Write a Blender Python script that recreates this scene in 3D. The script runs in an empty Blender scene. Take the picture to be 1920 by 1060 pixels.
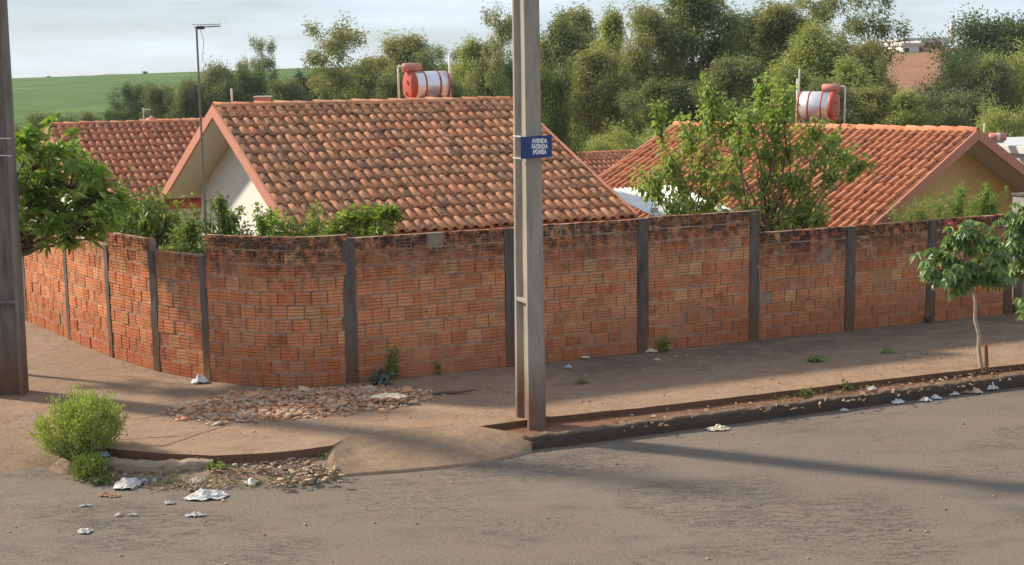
import bpy, bmesh, math, random
import numpy as np
from mathutils import Vector, Matrix
R = math.radians
SC = bpy.context.scene
COL = SC.collection
# ------------------------------------------------------------------ camera
CAM_H, FPX, PITCH, ROLL = 4.3, 2600.0, R(8.604), R(0.802)
_r, _u, _f = Vector((1, 0, 0)), Vector((0, math.sin(PITCH), math.cos(PITCH))), Vector((0, math.cos(PITCH), -math.sin(PITCH)))
CR = _r*math.cos(ROLL) - _u*math.sin(ROLL)
CU = _r*math.sin(ROLL) + _u*math.cos(ROLL)
cd = bpy.data.cameras.new('camera'); cam = bpy.data.objects.new('camera', cd); COL.objects.link(cam)
cam.matrix_world = Matrix(((CR.x, CU.x, -_f.x, 0), (CR.y, CU.y, -_f.y, 0), (CR.z, CU.z, -_f.z, CAM_H), (0, 0, 0, 1)))
cd.sensor_width = 36.0; cd.lens = 36.0*FPX/1920.0; cd.clip_end = 20000; cd.clip_start = .1
SC.camera = cam
# ------------------------------------------------------------------ sky, sun, exposure
SUN_EL = R(33.0); SUN_AZ = Vector((-.905, .425, 0)).normalized()      # direction towards the sun
w = bpy.data.worlds.new('World'); SC.world = w; w.use_nodes = True
nt = w.node_tree; nt.nodes.clear()
def wn(t, **k):
    n = nt.nodes.new(t)
    for a, b in k.items(): setattr(n, a, b)
    return n
out = wn('ShaderNodeOutputWorld'); bg = wn('ShaderNodeBackground'); sky = wn('ShaderNodeTexSky')
sky.sky_type = 'NISHITA'; sky.sun_disc = False; sky.sun_elevation = SUN_EL
sky.sun_rotation = math.atan2(SUN_AZ.x, SUN_AZ.y); sky.altitude = 600; sky.air_density = 1.0; sky.dust_density = .7; sky.ozone_density = 2.0
tc = wn('ShaderNodeTexCoord'); mp = wn('ShaderNodeMapping'); mp.inputs['Scale'].default_value = (1.6, 1.6, 11.0)
nz = wn('ShaderNodeTexNoise'); nz.inputs['Scale'].default_value = 2.2; nz.inputs['Detail'].default_value = 6; nz.inputs['Roughness'].default_value = .55
rp = wn('ShaderNodeValToRGB'); rp.color_ramp.elements[0].position = .42; rp.color_ramp.elements[1].position = .68
rp.color_ramp.elements[1].color = (.9, .9, .9, 1)
hs = wn('ShaderNodeHueSaturation'); hs.inputs['Saturation'].default_value = .38
bw = wn('ShaderNodeRGBToBW')
tint = wn('ShaderNodeMix', data_type='RGBA', blend_type='MULTIPLY'); tint.inputs[0].default_value = 1; tint.inputs[7].default_value = (1.0, 1.04, 1.12, 1)
mx = wn('ShaderNodeMix', data_type='RGBA')
L_ = nt.links.new
L_(tc.outputs['Generated'], mp.inputs['Vector']); L_(mp.outputs[0], nz.inputs['Vector']); L_(nz.outputs['Fac'], rp.inputs[0])
L_(sky.outputs[0], hs.inputs['Color']); L_(sky.outputs[0], bw.inputs[0]); L_(bw.outputs[0], tint.inputs[6])
L_(rp.outputs[0], mx.inputs[0]); L_(hs.outputs[0], mx.inputs[6]); L_(tint.outputs[2], mx.inputs[7])
# thin overcast evens the sky out: its brightness range is compressed everywhere alike
lum = wn('ShaderNodeRGBToBW'); pw_ = wn('ShaderNodeMath', operation='POWER'); pw_.inputs[1].default_value = -.92; L_(mx.outputs[2], lum.inputs[0]); L_(lum.outputs[0], pw_.inputs[0])
veil = wn('ShaderNodeVectorMath', operation='SCALE'); L_(mx.outputs[2], veil.inputs[0]); sc_ = wn('ShaderNodeMath', operation='MULTIPLY'); sc_.inputs[1].default_value = 1.74; L_(pw_.outputs[0], sc_.inputs[0])
cl = wn('ShaderNodeMath', operation='MULTIPLY_ADD'); cl.inputs[1].default_value = .42; cl.inputs[2].default_value = .88; L_(rp.outputs[0], cl.inputs[0]); cm_ = wn('ShaderNodeMath', operation='MULTIPLY'); L_(cl.outputs[0], cm_.inputs[0]); L_(sc_.outputs[0], cm_.inputs[1]); L_(cm_.outputs[0], veil.inputs['Scale'])
haze_t = wn('ShaderNodeMix', data_type='RGBA', blend_type='MULTIPLY'); haze_t.inputs[0].default_value = 1; haze_t.inputs[7].default_value = (.91, 1.0, 1.075, 1)
L_(veil.outputs[0], haze_t.inputs[6]); L_(haze_t.outputs[2], bg.inputs['Color']); bg.inputs['Strength'].default_value = .12
L_(bg.outputs[0], out.inputs[0])
sd = bpy.data.lights.new('sun', 'SUN'); sun = bpy.data.objects.new('sun', sd); COL.objects.link(sun)
sd.energy = 2.1; sd.angle = R(4); sd.color = (1.0, .9, .76)
sdir = Vector((SUN_AZ.x*math.cos(SUN_EL), SUN_AZ.y*math.cos(SUN_EL), math.sin(SUN_EL)))
sun.rotation_euler = sdir.to_track_quat('Z', 'Y').to_euler(); sun.location = (-30, 20, 30)
vs = SC.view_settings; vs.view_transform = 'Standard'; vs.look = 'None'; vs.gamma = 1; vs.use_curve_mapping = False; vs.exposure = 1.74
SC.render.engine = 'CYCLES'; SC.cycles.use_denoising = True; SC.cycles.denoising_prefilter = 'NONE'; SC.cycles.denoising_input_passes = 'RGB_ALBEDO_NORMAL'; SC.cycles.max_bounces = 6
SC.cycles.transparent_max_bounces = 6; SC.cycles.volume_bounces = 0

# ------------------------------------------------------------------ helpers
def ray(px, py): return CR*((px-960)/FPX) + CU*((530-py)/FPX) + _f
def atz(px, py, z):
    d = ray(px, py); t = (z-CAM_H)/d.z; return Vector((d.x*t, d.y*t, z))
def aty(px, py, Y):
    d = ray(px, py); t = Y/d.y; return Vector((d.x*t, Y, CAM_H+d.z*t))

def empty(name, loc, rz=0):
    o = bpy.data.objects.new(name, None); COL.objects.link(o); o.location = loc; o.rotation_euler = (0, 0, rz)
    o.empty_display_size = .2
    return o
def tag(o, label=None, cat=None, group=None, kind=None):
    if label: o['label'] = label
    if cat: o['category'] = cat
    if group: o['group'] = group
    if kind: o['kind'] = kind
    return o
def thing(name, label, cat, loc=(0, 0, 0), rz=0, group=None):
    return tag(empty(name, loc, rz), label, cat, group)
def mesh_obj(name, me, mat=None, parent=None, loc=(0, 0, 0), rot=None, scale=None):
    o = bpy.data.objects.new(name, me); COL.objects.link(o)
    if mat and not me.materials: me.materials.append(mat)
    o.location = loc
    if rot is not None: o.rotation_euler = rot
    if scale is not None: o.scale = scale
    if parent: o.parent = parent
    return o
def copy_tree(o, parent=None):
    c = o.copy(); COL.objects.link(c); c.parent = parent
    for ch in list(o.children): copy_tree(ch, c)
    return c

class MB:
    def __init__(s): s.v = []; s.f = []
    def add(s, v, f):
        b = len(s.v); s.v.extend([tuple(p) for p in v]); s.f.extend([tuple(i+b for i in q) for q in f]); return s
    def box(s, c, d, m=None, jit=0, rng=None):
        x, y, z = d[0]/2, d[1]/2, d[2]/2
        vs_ = [Vector(p) for p in ((-x, -y, -z), (x, -y, -z), (x, y, -z), (-x, y, -z), (-x, -y, z), (x, -y, z), (x, y, z), (-x, y, z))]
        if jit: vs_ = [v+Vector((rng.uniform(-jit, jit), rng.uniform(-jit, jit), rng.uniform(-jit, jit))) for v in vs_]
        if m is not None: vs_ = [m @ v for v in vs_]
        c = Vector(c)
        return s.add([v+c for v in vs_], [(0, 3, 2, 1), (4, 5, 6, 7), (0, 1, 5, 4), (1, 2, 6, 5), (2, 3, 7, 6), (3, 0, 4, 7)])
    def tube(s, pts, rad, n=8, cap=True):
        pts = [Vector(p) for p in pts]; k = len(pts)
        if not hasattr(rad, '__len__'): rad = [rad]*k
        vs_ = []; prev = None
        for i, p in enumerate(pts):
            t = (pts[min(i+1, k-1)]-pts[max(i-1, 0)]); t = t.normalized() if t.length > 1e-9 else Vector((0, 0, 1))
            if prev is None: a = t.orthogonal().normalized()
            else:
                a = prev - t*prev.dot(t); a = a.normalized() if a.length > 1e-6 else t.orthogonal().normalized()
            prev = a; b = t.cross(a)
            for j in range(n):
                an = 2*math.pi*j/n; vs_.append(p + (a*math.cos(an)+b*math.sin(an))*rad[i])
        fs = [(i*n+j, i*n+(j+1) % n, (i+1)*n+(j+1) % n, (i+1)*n+j) for i in range(k-1) for j in range(n)]
        if cap: fs += [tuple(reversed(range(n))), tuple((k-1)*n+j for j in range(n))]
        return s.add(vs_, fs)
    def prism(s, poly, z0, z1):
        n = len(poly); vs_ = [(p[0], p[1], z0) for p in poly]+[(p[0], p[1], z1) for p in poly]
        return s.add(vs_, [tuple(reversed(range(n))), tuple(range(n, 2*n))]+[(i, (i+1) % n, n+(i+1) % n, n+i) for i in range(n)])
    def mesh(s, name, smooth=False):
        me = bpy.data.meshes.new(name); me.from_pydata(s.v, [], s.f)
        if smooth: me.polygons.foreach_set('use_smooth', [True]*len(me.polygons))
        me.update(); return me
    def build(s, name, mat, parent=None, smooth=False, bevel=0, **k):
        me = s.mesh(name, smooth); o = mesh_obj(name, me, mat, parent, **k)
        if bevel:
            b = o.modifiers.new('bevel', 'BEVEL'); b.width = bevel; b.segments = 2; b.limit_method = 'ANGLE'
        return o

def np_mesh(name, V, F, smooth=False):
    """V (n,3), F (m,3) or (m,4) numpy arrays"""
    me = bpy.data.meshes.new(name); k = F.shape[1]
    me.vertices.add(len(V)); me.vertices.foreach_set('co', np.ascontiguousarray(V, dtype=np.float32).ravel())
    me.loops.add(F.size); me.loops.foreach_set('vertex_index', F.astype(np.int32).ravel())
    me.polygons.add(len(F)); me.polygons.foreach_set('loop_start', np.arange(0, F.size, k, dtype=np.int32))
    if smooth: me.polygons.foreach_set('use_smooth', np.ones(len(F), dtype=bool))
    me.update(calc_edges=True); me.validate(); return me

# ------------------------------------------------------------------ materials
MATS = {}
class NB:
    """small node-graph builder"""
    def __init__(s, name):
        s.m = bpy.data.materials.new(name); s.m.use_nodes = True; s.t = s.m.node_tree; s.t.nodes.clear()
        s.o = s.n('ShaderNodeOutputMaterial'); s.b = s.n('ShaderNodeBsdfPrincipled'); s.l(s.b.outputs[0], s.o.inputs[0])
        s.g = s.n('ShaderNodeNewGeometry'); MATS[name] = s.m
    def n(s, t, **k):
        x = s.t.nodes.new(t)
        for a, b in k.items(): setattr(x, a, b)
        return x
    def l(s, a, b): s.t.links.new(a, b)
    def pos(s): return s.g.outputs['Position']
    def noise(s, scale, detail=4, rough=.55, vec=None, stretch=None, dist=0):
        x = s.n('ShaderNodeTexNoise'); x.inputs['Scale'].default_value = scale; x.inputs['Detail'].default_value = detail
        x.inputs['Roughness'].default_value = rough; x.inputs['Distortion'].default_value = dist
        v = vec or s.pos()
        if stretch:
            m = s.n('ShaderNodeMapping'); m.inputs['Scale'].default_value = stretch[:3]
            if len(stretch) > 3: m.inputs['Rotation'].default_value = (0, 0, stretch[3])
            s.l(v, m.inputs['Vector']); v = m.outputs[0]
        s.l(v, x.inputs['Vector']); return x.outputs['Fac']
    def ramp(s, fac, stops):
        r = s.n('ShaderNodeValToRGB'); e = r.color_ramp.elements
        while len(e) < len(stops): e.new(.5)
        for i, (p, c) in enumerate(stops):
            e[i].position = p; e[i].color = (c, c, c, 1) if not hasattr(c, '__len__') else (*c[:3], 1)
        s.l(fac, r.inputs[0]); return r.outputs[0]
    def mix(s, fac, a, b, mode='MIX'):
        x = s.n('ShaderNodeMix', data_type='RGBA', blend_type=mode)
        for sock, v in ((x.inputs[0], fac), (x.inputs[6], a), (x.inputs[7], b)):
            if hasattr(v, 'links') or hasattr(v, 'is_linked'): s.l(v, sock)
            elif hasattr(v, '__len__'): sock.default_value = (*v[:3], 1)
            else: sock.default_value = v
        return x.outputs[2]
    def math(s, op, a, b=0.0, clamp=False):
        x = s.n('ShaderNodeMath', operation=op, use_clamp=clamp)
        for sock, v in ((x.inputs[0], a), (x.inputs[1], b)):
            if hasattr(v, 'is_linked'): s.l(v, sock)
            else: sock.default_value = v
        return x.outputs[0]
    def xyz(s):
        x = s.n('ShaderNodeSeparateXYZ'); s.l(s.pos(), x.inputs[0]); return x.outputs
    def rand(s):
        oi = s.n('ShaderNodeObjectInfo'); return s.math('FRACT', s.math('ADD', oi.outputs['Random'], s.g.outputs['Random Per Island']))
    def bump(s, h, strength=.4, dist=.02):
        x = s.n('ShaderNodeBump'); x.inputs['Strength'].default_value = strength; x.inputs['Distance'].default_value = dist
        s.l(h, x.inputs['Height']); s.l(x.outputs[0], s.b.inputs['Normal'])
    def done(s, col, rough=.9, spec=.2, metal=0):
        if hasattr(col, 'is_linked'): s.l(col, s.b.inputs['Base Color'])
        else: s.b.inputs['Base Color'].default_value = (*col[:3], 1)
        s.b.inputs['Roughness'].default_value = rough; s.b.inputs['Specular IOR Level'].default_value = spec; s.b.inputs['Metallic'].default_value = metal
        return s.m

STREET_ROT = -math.atan2(.394, .919)
# asphalt: worn grey-brown with fine aggregate, short ragged cracks along the street, dust near the kerb
b = NB('asphalt')
big = b.noise(.45, 4, .6); agg = b.noise(26, 4, .85); fine = b.noise(60, 3, .8); mid = b.noise(7, 6, .7)
col = b.mix(b.ramp(big, [(.3, 0), (.7, 1)]), (.09, .071, .052), (.128, .102, .076))
col = b.mix(b.ramp(mid, [(.35, 0), (.75, .5)]), col, (.1, .076, .056))
col = b.mix(b.ramp(fine, [(.35, 0), (.8, .75)]), col, (.34, .27, .2))
col = b.mix(b.ramp(fine, [(.2, .8), (.45, 0)]), col, (.035, .03, .027))
col = b.mix(b.ramp(agg, [(.52, 0), (.66, .55)]), col, (.2, .165, .125)); col = b.mix(b.ramp(agg, [(.34, .6), (.46, 0)]), col, (.05, .041, .033))
ck = b.noise(2.6, 7, .72, stretch=(1.0, 4.0, 1, STREET_ROT), dist=.8)
ckm = b.ramp(b.math('ABSOLUTE', b.math('SUBTRACT', ck, .5)), [(0, 1), (.015, 0)])
zone = b.ramp(b.noise(.33, 3, .5, stretch=(1, 1.3, 1)), [(.5, 0), (.57, .85)])
crack = b.math('MULTIPLY', ckm, zone)
ck2 = b.noise(2.0, 6, .7, stretch=(1.0, 1.6, 1, .5), dist=.9)
crack2 = b.math('MULTIPLY', b.ramp(b.math('ABSOLUTE', b.math('SUBTRACT', ck2, .5)), [(0, .8), (.006, 0)]), b.ramp(b.noise(.5, 2), [(.52, 0), (.62, 1)]))
crack = b.math('MAXIMUM', crack, crack2)
oil = b.ramp(b.noise(.9, 3, .5, stretch=(1, 2.4, 1, STREET_ROT)), [(.58, 0), (.72, .4)])
col = b.mix(oil, col, (.055, .05, .045)); col = b.mix(crack, col, (.016, .013, .011))
wear = b.ramp(b.noise(.6, 3, .5, stretch=(.35, 2.2, 1, STREET_ROT)), [(.5, 0), (.72, .3)])
col = b.mix(wear, col, (.21, .165, .122))
dust = b.ramp(b.noise(1.3, 5, .7), [(.5, 0), (.75, .45)]); col = b.mix(dust, col, (.2, .125, .08))
b.bump(b.math('SUBTRACT', b.math('ADD', b.math('MULTIPLY', fine, .35), mid), b.math('MULTIPLY', crack, 1.2)), .55, .012)
b.done(col, .88, .25)

def ground_mat(name, c0, c1, c2, spot, speck=.5, sc=1.0, moss=0):
    b = NB(name); n1 = b.noise(.8*sc, 5, .65); n2 = b.noise(6*sc, 6, .7); n3 = b.noise(70*sc, 3, .8)
    col = b.mix(b.ramp(n1, [(.32, 0), (.68, 1)]), c0, c1); col = b.mix(b.ramp(n2, [(.45, 0), (.7, .8)]), col, c2)
    col = b.mix(b.ramp(n3, [(.5, 0), (.8, speck)]), col, spot)
    col = b.mix(b.ramp(n3, [(.2, .5), (.42, 0)]), col, tuple(x*.4 for x in c2))
    if moss: col = b.mix(b.ramp(b.noise(1.7, 6, .75), [(.55, 0), (.72, moss)]), col, (.07, .075, .045))
    b.bump(b.math('ADD', n2, b.math('MULTIPLY', n3, .5)), .6, .02); return b.done(col, .93, .12)
# concrete pavement: brown dusty concrete, grey cement patches, red earth smeared over it
b = NB('pavement_concrete')
n1 = b.noise(.7, 5, .65); n2 = b.noise(5, 7, .72); n3 = b.noise(80, 3, .8); n4 = b.noise(2.0, 6, .7, dist=.5)
col = b.mix(b.ramp(n1, [(.3, 0), (.7, 1)]), (.3, .195, .118), (.36, .225, .135))
col = b.mix(b.ramp(n2, [(.42, 0), (.72, .75)]), col, (.25, .175, .125))
col = b.mix(b.ramp(n4, [(.5, 0), (.72, .65)]), col, (.27, .125, .062))
col = b.mix(b.ramp(b.noise(1.1, 5, .7), [(.54, 0), (.68, .6)]), col, (.33, .27, .205))
col = b.mix(b.ramp(n3, [(.55, 0), (.8, .5)]), col, (.38, .31, .24)); col = b.mix(b.ramp(n3, [(.2, .6), (.42, 0)]), col, (.1, .075, .06))
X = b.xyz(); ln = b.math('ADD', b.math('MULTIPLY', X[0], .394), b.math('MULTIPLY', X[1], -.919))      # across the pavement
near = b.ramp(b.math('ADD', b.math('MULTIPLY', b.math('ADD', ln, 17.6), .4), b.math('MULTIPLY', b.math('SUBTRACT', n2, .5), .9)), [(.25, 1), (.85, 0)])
wall_dark = b.math('MULTIPLY', near, b.ramp(b.noise(3.1, 6, .75), [(.3, .15), (.55, .9)]))  # patchy dark tone, stronger towards the wall
col = b.mix(b.math('MULTIPLY', wall_dark, b.ramp(b.math('MULTIPLY', X[0], .2), [(0, .25), (.2, 1)])), col, (.14, .105, .085))
ck = b.noise(.9, 6, .65, dist=.4); ckm = b.math('MULTIPLY', b.ramp(b.math('ABSOLUTE', b.math('SUBTRACT', ck, .5)), [(0, .9), (.004, 0)]), b.ramp(n1, [(.45, 0), (.55, 1)]))
col = b.mix(ckm, col, (.05, .035, .028))
gr = b.noise(24, 4, .85); col = b.mix(b.ramp(gr, [(.53, 0), (.66, .5)]), col, (.42, .3, .2)); col = b.mix(b.ramp(gr, [(.34, .55), (.46, 0)]), col, (.13, .085, .058))
stn = b.ramp(b.noise(2.6, 7, .78, dist=.7), [(.52, 0), (.64, .5)]); col = b.mix(stn, col, (.19, .12, .077))
wash = b.ramp(b.noise(1.2, 6, .75, stretch=(.6, 2.2, 1, STREET_ROT)), [(.52, 0), (.64, .5)]); col = b.mix(wash, col, (.36, .235, .145))
sn = b.n('ShaderNodeSeparateXYZ'); b.l(b.g.outputs['Normal'], sn.inputs[0]); col = b.mix(b.ramp(sn.outputs[2], [(.3, .9), (.6, 0)]), col, b.mix(n2, (.1, .042, .025), (.2, .1, .06)))   # red earth and painted shade darken the slab edge
b.bump(b.math('SUBTRACT', b.math('ADD', n2, b.math('MULTIPLY', n3, .5)), ckm), .7, .022); b.done(col, .92, .15)

ground_mat('red_soil', (.17, .075, .04), (.22, .105, .06), (.1, .05, .032), (.36, .26, .18), .6)
ground_mat('gravel_soil', (.21, .14, .09), (.27, .19, .13), (.12, .085, .06), (.42, .34, .26), .8, 1.2, moss=.5)
ground_mat('lot_earth', (.12, .08, .05), (.1, .09, .05), (.07, .07, .03), (.2, .15, .1), .4)
ground_mat('ramp_concrete', (.22, .15, .095), (.31, .21, .135), (.2, .1, .052), (.48, .37, .26), .9, 1.9, moss=.25)
ground_mat('kerb_concrete', (.28, .2, .135), (.34, .25, .17), (.18, .12, .08), (.5, .4, .3), .5, 1.5, moss=.2)
# kerb: soil and painted shade on the face, lit tan painted on top
b = NB('kerb_shade_face'); n2 = b.noise(4, 6, .7); n3 = b.noise(45, 3, .7); X = b.xyz()
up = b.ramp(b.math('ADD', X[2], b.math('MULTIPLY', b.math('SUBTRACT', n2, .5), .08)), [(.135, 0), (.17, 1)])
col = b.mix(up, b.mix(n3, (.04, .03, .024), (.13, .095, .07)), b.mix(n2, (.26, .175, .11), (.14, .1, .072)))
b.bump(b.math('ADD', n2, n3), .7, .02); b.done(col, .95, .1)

def rock_mat(name, stops, sc=25):
    b = NB(name); r = b.rand(); col = b.ramp(r, stops)
    n = b.noise(sc, 4, .7); col = b.mix(b.ramp(n, [(.35, 0), (.75, .5)]), col, (.3, .19, .12)); b.bump(n, .5, .01); return b.done(col, .92, .12)
rock_mat('rubble', [(0, (.52, .2, .1)), (.25, (.62, .32, .18)), (.5, (.5, .38, .27)), (.72, (.6, .27, .13)), (.9, (.6, .5, .38)), (1, (.36, .23, .15))])
rock_mat('debris', [(0, (.4, .27, .17)), (.3, (.28, .18, .11)), (.55, (.44, .34, .24)), (.75, (.24, .13, .075)), (.93, (.5, .42, .33)), (1, (.2, .18, .1))])

# hollow clay bricks
b = NB('brick_clay'); r = b.rand()
col = b.ramp(r, [(0, (.62, .2, .085)), (.14, (.7, .26, .115)), (.26, (.5, .145, .062)), (.4, (.66, .225, .092)), (.52, (.74, .31, .14)), (.62, (.56, .17, .07)), (.74, (.68, .24, .1)), (.83, (.4, .125, .06)), (.9, (.78, .4, .19)), (.95, (.52, .2, .1)), (1, (.64, .21, .09))])
n1 = b.noise(14, 5, .7); n2 = b.noise(55, 3, .7); n3 = b.noise(1.6, 5, .7)
col = b.mix(b.ramp(n1, [(.42, 0), (.7, .6)]), col, (.54, .165, .07)); col = b.mix(b.ramp(b.noise(5.5, 5, .75), [(.5, 0), (.66, .5)]), col, (.76, .4, .21)); col = b.mix(b.ramp(n2, [(.55, 0), (.8, .4)]), col, (.55, .36, .24))
mort = b.math('MULTIPLY', b.ramp(b.noise(9, 5, .75), [(.5, 0), (.64, .8)]), b.ramp(n3, [(.36, .15), (.52, 1)]))
col = b.mix(mort, col, (.46, .31, .2))
X = b.xyz(); drip = b.noise(3.2, 6, .7, stretch=(2.6, 2.6, .55)); al = b.math('ADD', b.math('MULTIPLY', b.math('ADD', X[0], 2.17), .916), b.math('MULTIPLY', b.math('SUBTRACT', X[1], 18.24), .401)); zt_ = b.math('ADD', X[2], b.math('MULTIPLY', b.math('GREATER_THAN', al, 6.37), .33))
topm = b.n('ShaderNodeMapRange'); topm.inputs['From Min'].default_value = 1.98; topm.inputs['From Max'].default_value = 2.55; b.l(b.math('ADD', zt_, b.math('MULTIPLY', drip, 1.0)), topm.inputs['Value'])
mould = b.math('MULTIPLY', topm.outputs[0], b.ramp(b.noise(10, 5, .75), [(.38, .1), (.54, .95)]))
col = b.mix(mould, col, (.04, .03, .026))
alg = b.math('MULTIPLY', b.ramp(b.noise(2.3, 6, .75), [(.54, 0), (.68, .7)]), b.ramp(X[2], [(.2, 1), (1.0, .7)]))
col = b.mix(alg, col, (.2, .13, .06))
soot = b.math('MULTIPLY', b.ramp(b.noise(6.5, 7, .8), [(.52, 0), (.64, .75)]), b.ramp(b.noise(1.1, 4, .7), [(.42, .1), (.6, 1)])); col = b.mix(soot, col, (.14, .075, .045))
base = b.n('ShaderNodeMapRange'); base.inputs['From Min'].default_value = .75; base.inputs['From Max'].default_value = .2; b.l(b.math('ADD', X[2], b.math('MULTIPLY', n3, -.4)), base.inputs['Value'])
basef = b.math('MULTIPLY', base.outputs[0], .6)
col = b.mix(basef, col, (.36, .105, .045))
b.bump(b.math('ADD', n1, n2), .5, .012); b.done(col, .95, .05)
b = NB('mortar'); n1 = b.noise(12, 5, .7); n2 = b.noise(2, 4, .7)
b.bump(n1, .6, .02); b.done(b.mix(b.ramp(n2, [(.35, 0), (.65, 1)]), b.mix(n1, (.2, .145, .105), (.46, .36, .27)), b.mix(n1, (.09, .06, .045), (.34, .24, .17))), .95, .1)
b = NB('mortar_bed'); n1 = b.noise(14, 5, .7); n2 = b.noise(1.6, 5, .7); b.bump(n1, .6, .02); b.done(b.mix(b.ramp(n2, [(.4, 0), (.62, 1)]), b.mix(n1, (.3, .22, .16), (.46, .36, .27)), b.mix(n1, (.14, .095, .065), (.34, .24, .165))), .95, .1)
def conc_mat(name, c0, c1, dark, streak=.6):
    b = NB(name); n1 = b.noise(3, 5, .65); n2 = b.noise(60, 3, .75); st = b.noise(4.5, 6, .72, stretch=(2.2, 2.2, .28))
    col = b.mix(n1, c0, c1); col = b.mix(b.ramp(st, [(.46, 0), (.68, streak)]), col, dark); col = b.mix(b.ramp(n2, [(.55, 0), (.85, .5)]), col, tuple(min(1, x*1.8) for x in c1))
    X = b.xyz(); bs = b.n('ShaderNodeMapRange'); bs.inputs['From Min'].default_value = .8; bs.inputs['From Max'].default_value = .15; b.l(b.math('SUBTRACT', X[2], b.math('MULTIPLY', n1, .5)), bs.inputs['Value'])
    col = b.mix(b.math('MULTIPLY', bs.outputs[0], .75), col, (.16, .075, .04))
    b.bump(b.math('ADD', n2, n1), .45, .015); return b.done(col, .92, .15)
conc_mat('post_concrete', (.11, .092, .08), (.17, .14, .115), (.04, .036, .033), .85)
conc_mat('pole_concrete', (.31, .265, .21), (.38, .325, .26), (.16, .135, .11), .6)
conc_mat('pole_concrete_old', (.17, .145, .12), (.25, .21, .175), (.07, .06, .053), .85)
conc_mat('grey_render', (.3, .27, .24), (.38, .35, .31), (.13, .115, .1), .7)

# roof tiles
def tile_mat(name, stops, lich_shade, amt):
    b = NB(name); r = b.rand(); col = b.ramp(r, stops)
    n1 = b.noise(11, 6, .72); n2 = b.noise(3.2, 5, .7); n3 = b.noise(50, 3, .7)
    col = b.mix(b.ramp(n3, [(.45, 0), (.8, .4)]), col, (.5, .3, .2))
    rr = b.math('FRACT', b.math('MULTIPLY', r, 7.31))
    at_ = b.n('ShaderNodeAttribute'); at_.attribute_name = 'tile_uv'; sp = b.n('ShaderNodeSeparateXYZ'); b.l(at_.outputs['Vector'], sp.inputs[0])
    pan = b.math('ADD', b.ramp(sp.outputs[0], [(.5, 0), (.68, .1)]), b.ramp(sp.outputs[1], [(.55, 0), (.86, .07)]))  # lichen in the pan; overlap shade painted into the upper end
    n1 = b.math('ADD', n1, pan)
    m = b.math('ADD', b.math('MULTIPLY', n1, .75), b.math('ADD', b.math('MULTIPLY', n2, .35), b.math('MULTIPLY', rr, .16)))
    col = b.mix(b.ramp(m, [(.68-amt, 0), (.76-amt, .82)]), col, b.mix(n3, lich_shade, tuple(x*1.9 for x in lich_shade)))
    b.bump(b.math('ADD', n1, n3), .4, .01); return b.done(col, .88, .2)
tile_mat('tile_weathered', [(0, (.54, .21, .1)), (.3, (.64, .28, .135)), (.55, (.59, .24, .115)), (.8, (.68, .33, .17)), (1, (.48, .18, .085))], (.15, .09, .056), .045)
tile_mat('tile_darker', [(0, (.48, .17, .088)), (.4, (.56, .21, .105)), (.7, (.45, .15, .078)), (1, (.6, .27, .15))], (.15, .075, .047), .02)
tile_mat('tile_clean', [(0, (.46, .165, .075)), (.35, (.52, .2, .095)), (.65, (.43, .145, .068)), (1, (.54, .225, .115))], (.15, .065, .04), -.02)
def plain(name, col, rough=.7, spec=.3, var=.12, sc=4, dirt=None, metal=0):
    b = NB(name); n = b.noise(sc, 5, .65); c = b.mix(n, tuple(x*(1-var) for x in col), tuple(min(1, x*(1+var)) for x in col))
    if dirt: c = b.mix(b.ramp(b.noise(sc*1.7, 6, .72), [(.5, 0), (.75, dirt[1])]), c, dirt[0])
    b.bump(b.noise(60, 2), .12, .01); return b.done(c, rough, spec, metal)
plain('fascia_pink', (.47, .2, .125), .75, .2, .1, 2, ((.3, .14, .09), .4))
plain('fascia_red', (.36, .085, .05), .75, .2, .12, 2, ((.2, .06, .04), .5))
plain('soffit_cream', (.6, .55, .46), .8, .2, .05)
plain('wall_white', (.68, .65, .57), .85, .2, .03, 2, ((.55, .52, .47), .3))
plain('wall_ochre', (.56, .35, .14), .85, .2, .05, 2, ((.4, .25, .11), .35))
plain('wall_grey', (.45, .42, .38), .85, .2, .06, 2)
plain('wall_brown', (.22, .1, .065), .85, .2, .08, 2)
plain('roof_white', (.78, .77, .7), .6, .3, .06, 3, ((.45, .4, .32), .35))
plain('roof_slate', (.5, .49, .46), .7, .3, .06, 3, ((.3, .27, .23), .4))
plain('tank_steel', (.72, .71, .7), .28, .5, .05, 3, ((.5, .42, .38), .35), .55)
plain('tank_red', (.42, .075, .045), .5, .4, .15, 8, ((.25, .05, .035), .5))
plain('tank_pink', (.5, .2, .14), .6, .3, .12, 8, ((.35, .15, .11), .5))
plain('pvc', (.66, .61, .5), .5, .4, .06)
plain('metal_grey', (.3, .28, .25), .5, .4, .15, 10, metal=.5)
plain('metal_dark', (.07, .06, .055), .6, .4, .2, 10)
plain('rust_pole', (.2, .17, .12), .7, .3, .25, 14)
plain('sign_blue', (.012, .035, .15), .4, .5, .1, 6)
plain('sign_white', (.8, .8, .8), .5, .4, .03)
plain('paper_white', (.54, .51, .46), .8, .2, .12, 14, ((.3, .23, .17), .75))
plain('paper_beige', (.58, .47, .34), .85, .2, .1, 9, ((.4, .28, .18), .4))
plain('plastic_blue', (.42, .5, .62), .45, .4, .1, 9)
plain('plastic_pale', (.56, .55, .53), .4, .4, .08, 9)
plain('cardboard_brown', (.36, .2, .11), .9, .1, .15, 9)
plain('lamp_white', (.82, .82, .82), .4, .4, .02)
plain('bark_brown', (.14, .1, .07), .9, .1, .25, 9)
plain('bark_pale', (.4, .32, .23), .9, .1, .2, 7, ((.17, .12, .085), .6))
plain('bark_euc', (.42, .33, .25), .9, .1, .25, 3, ((.12, .09, .065), .6))
plain('stem_green', (.2, .24, .09), .8, .2, .15, 9)
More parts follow.
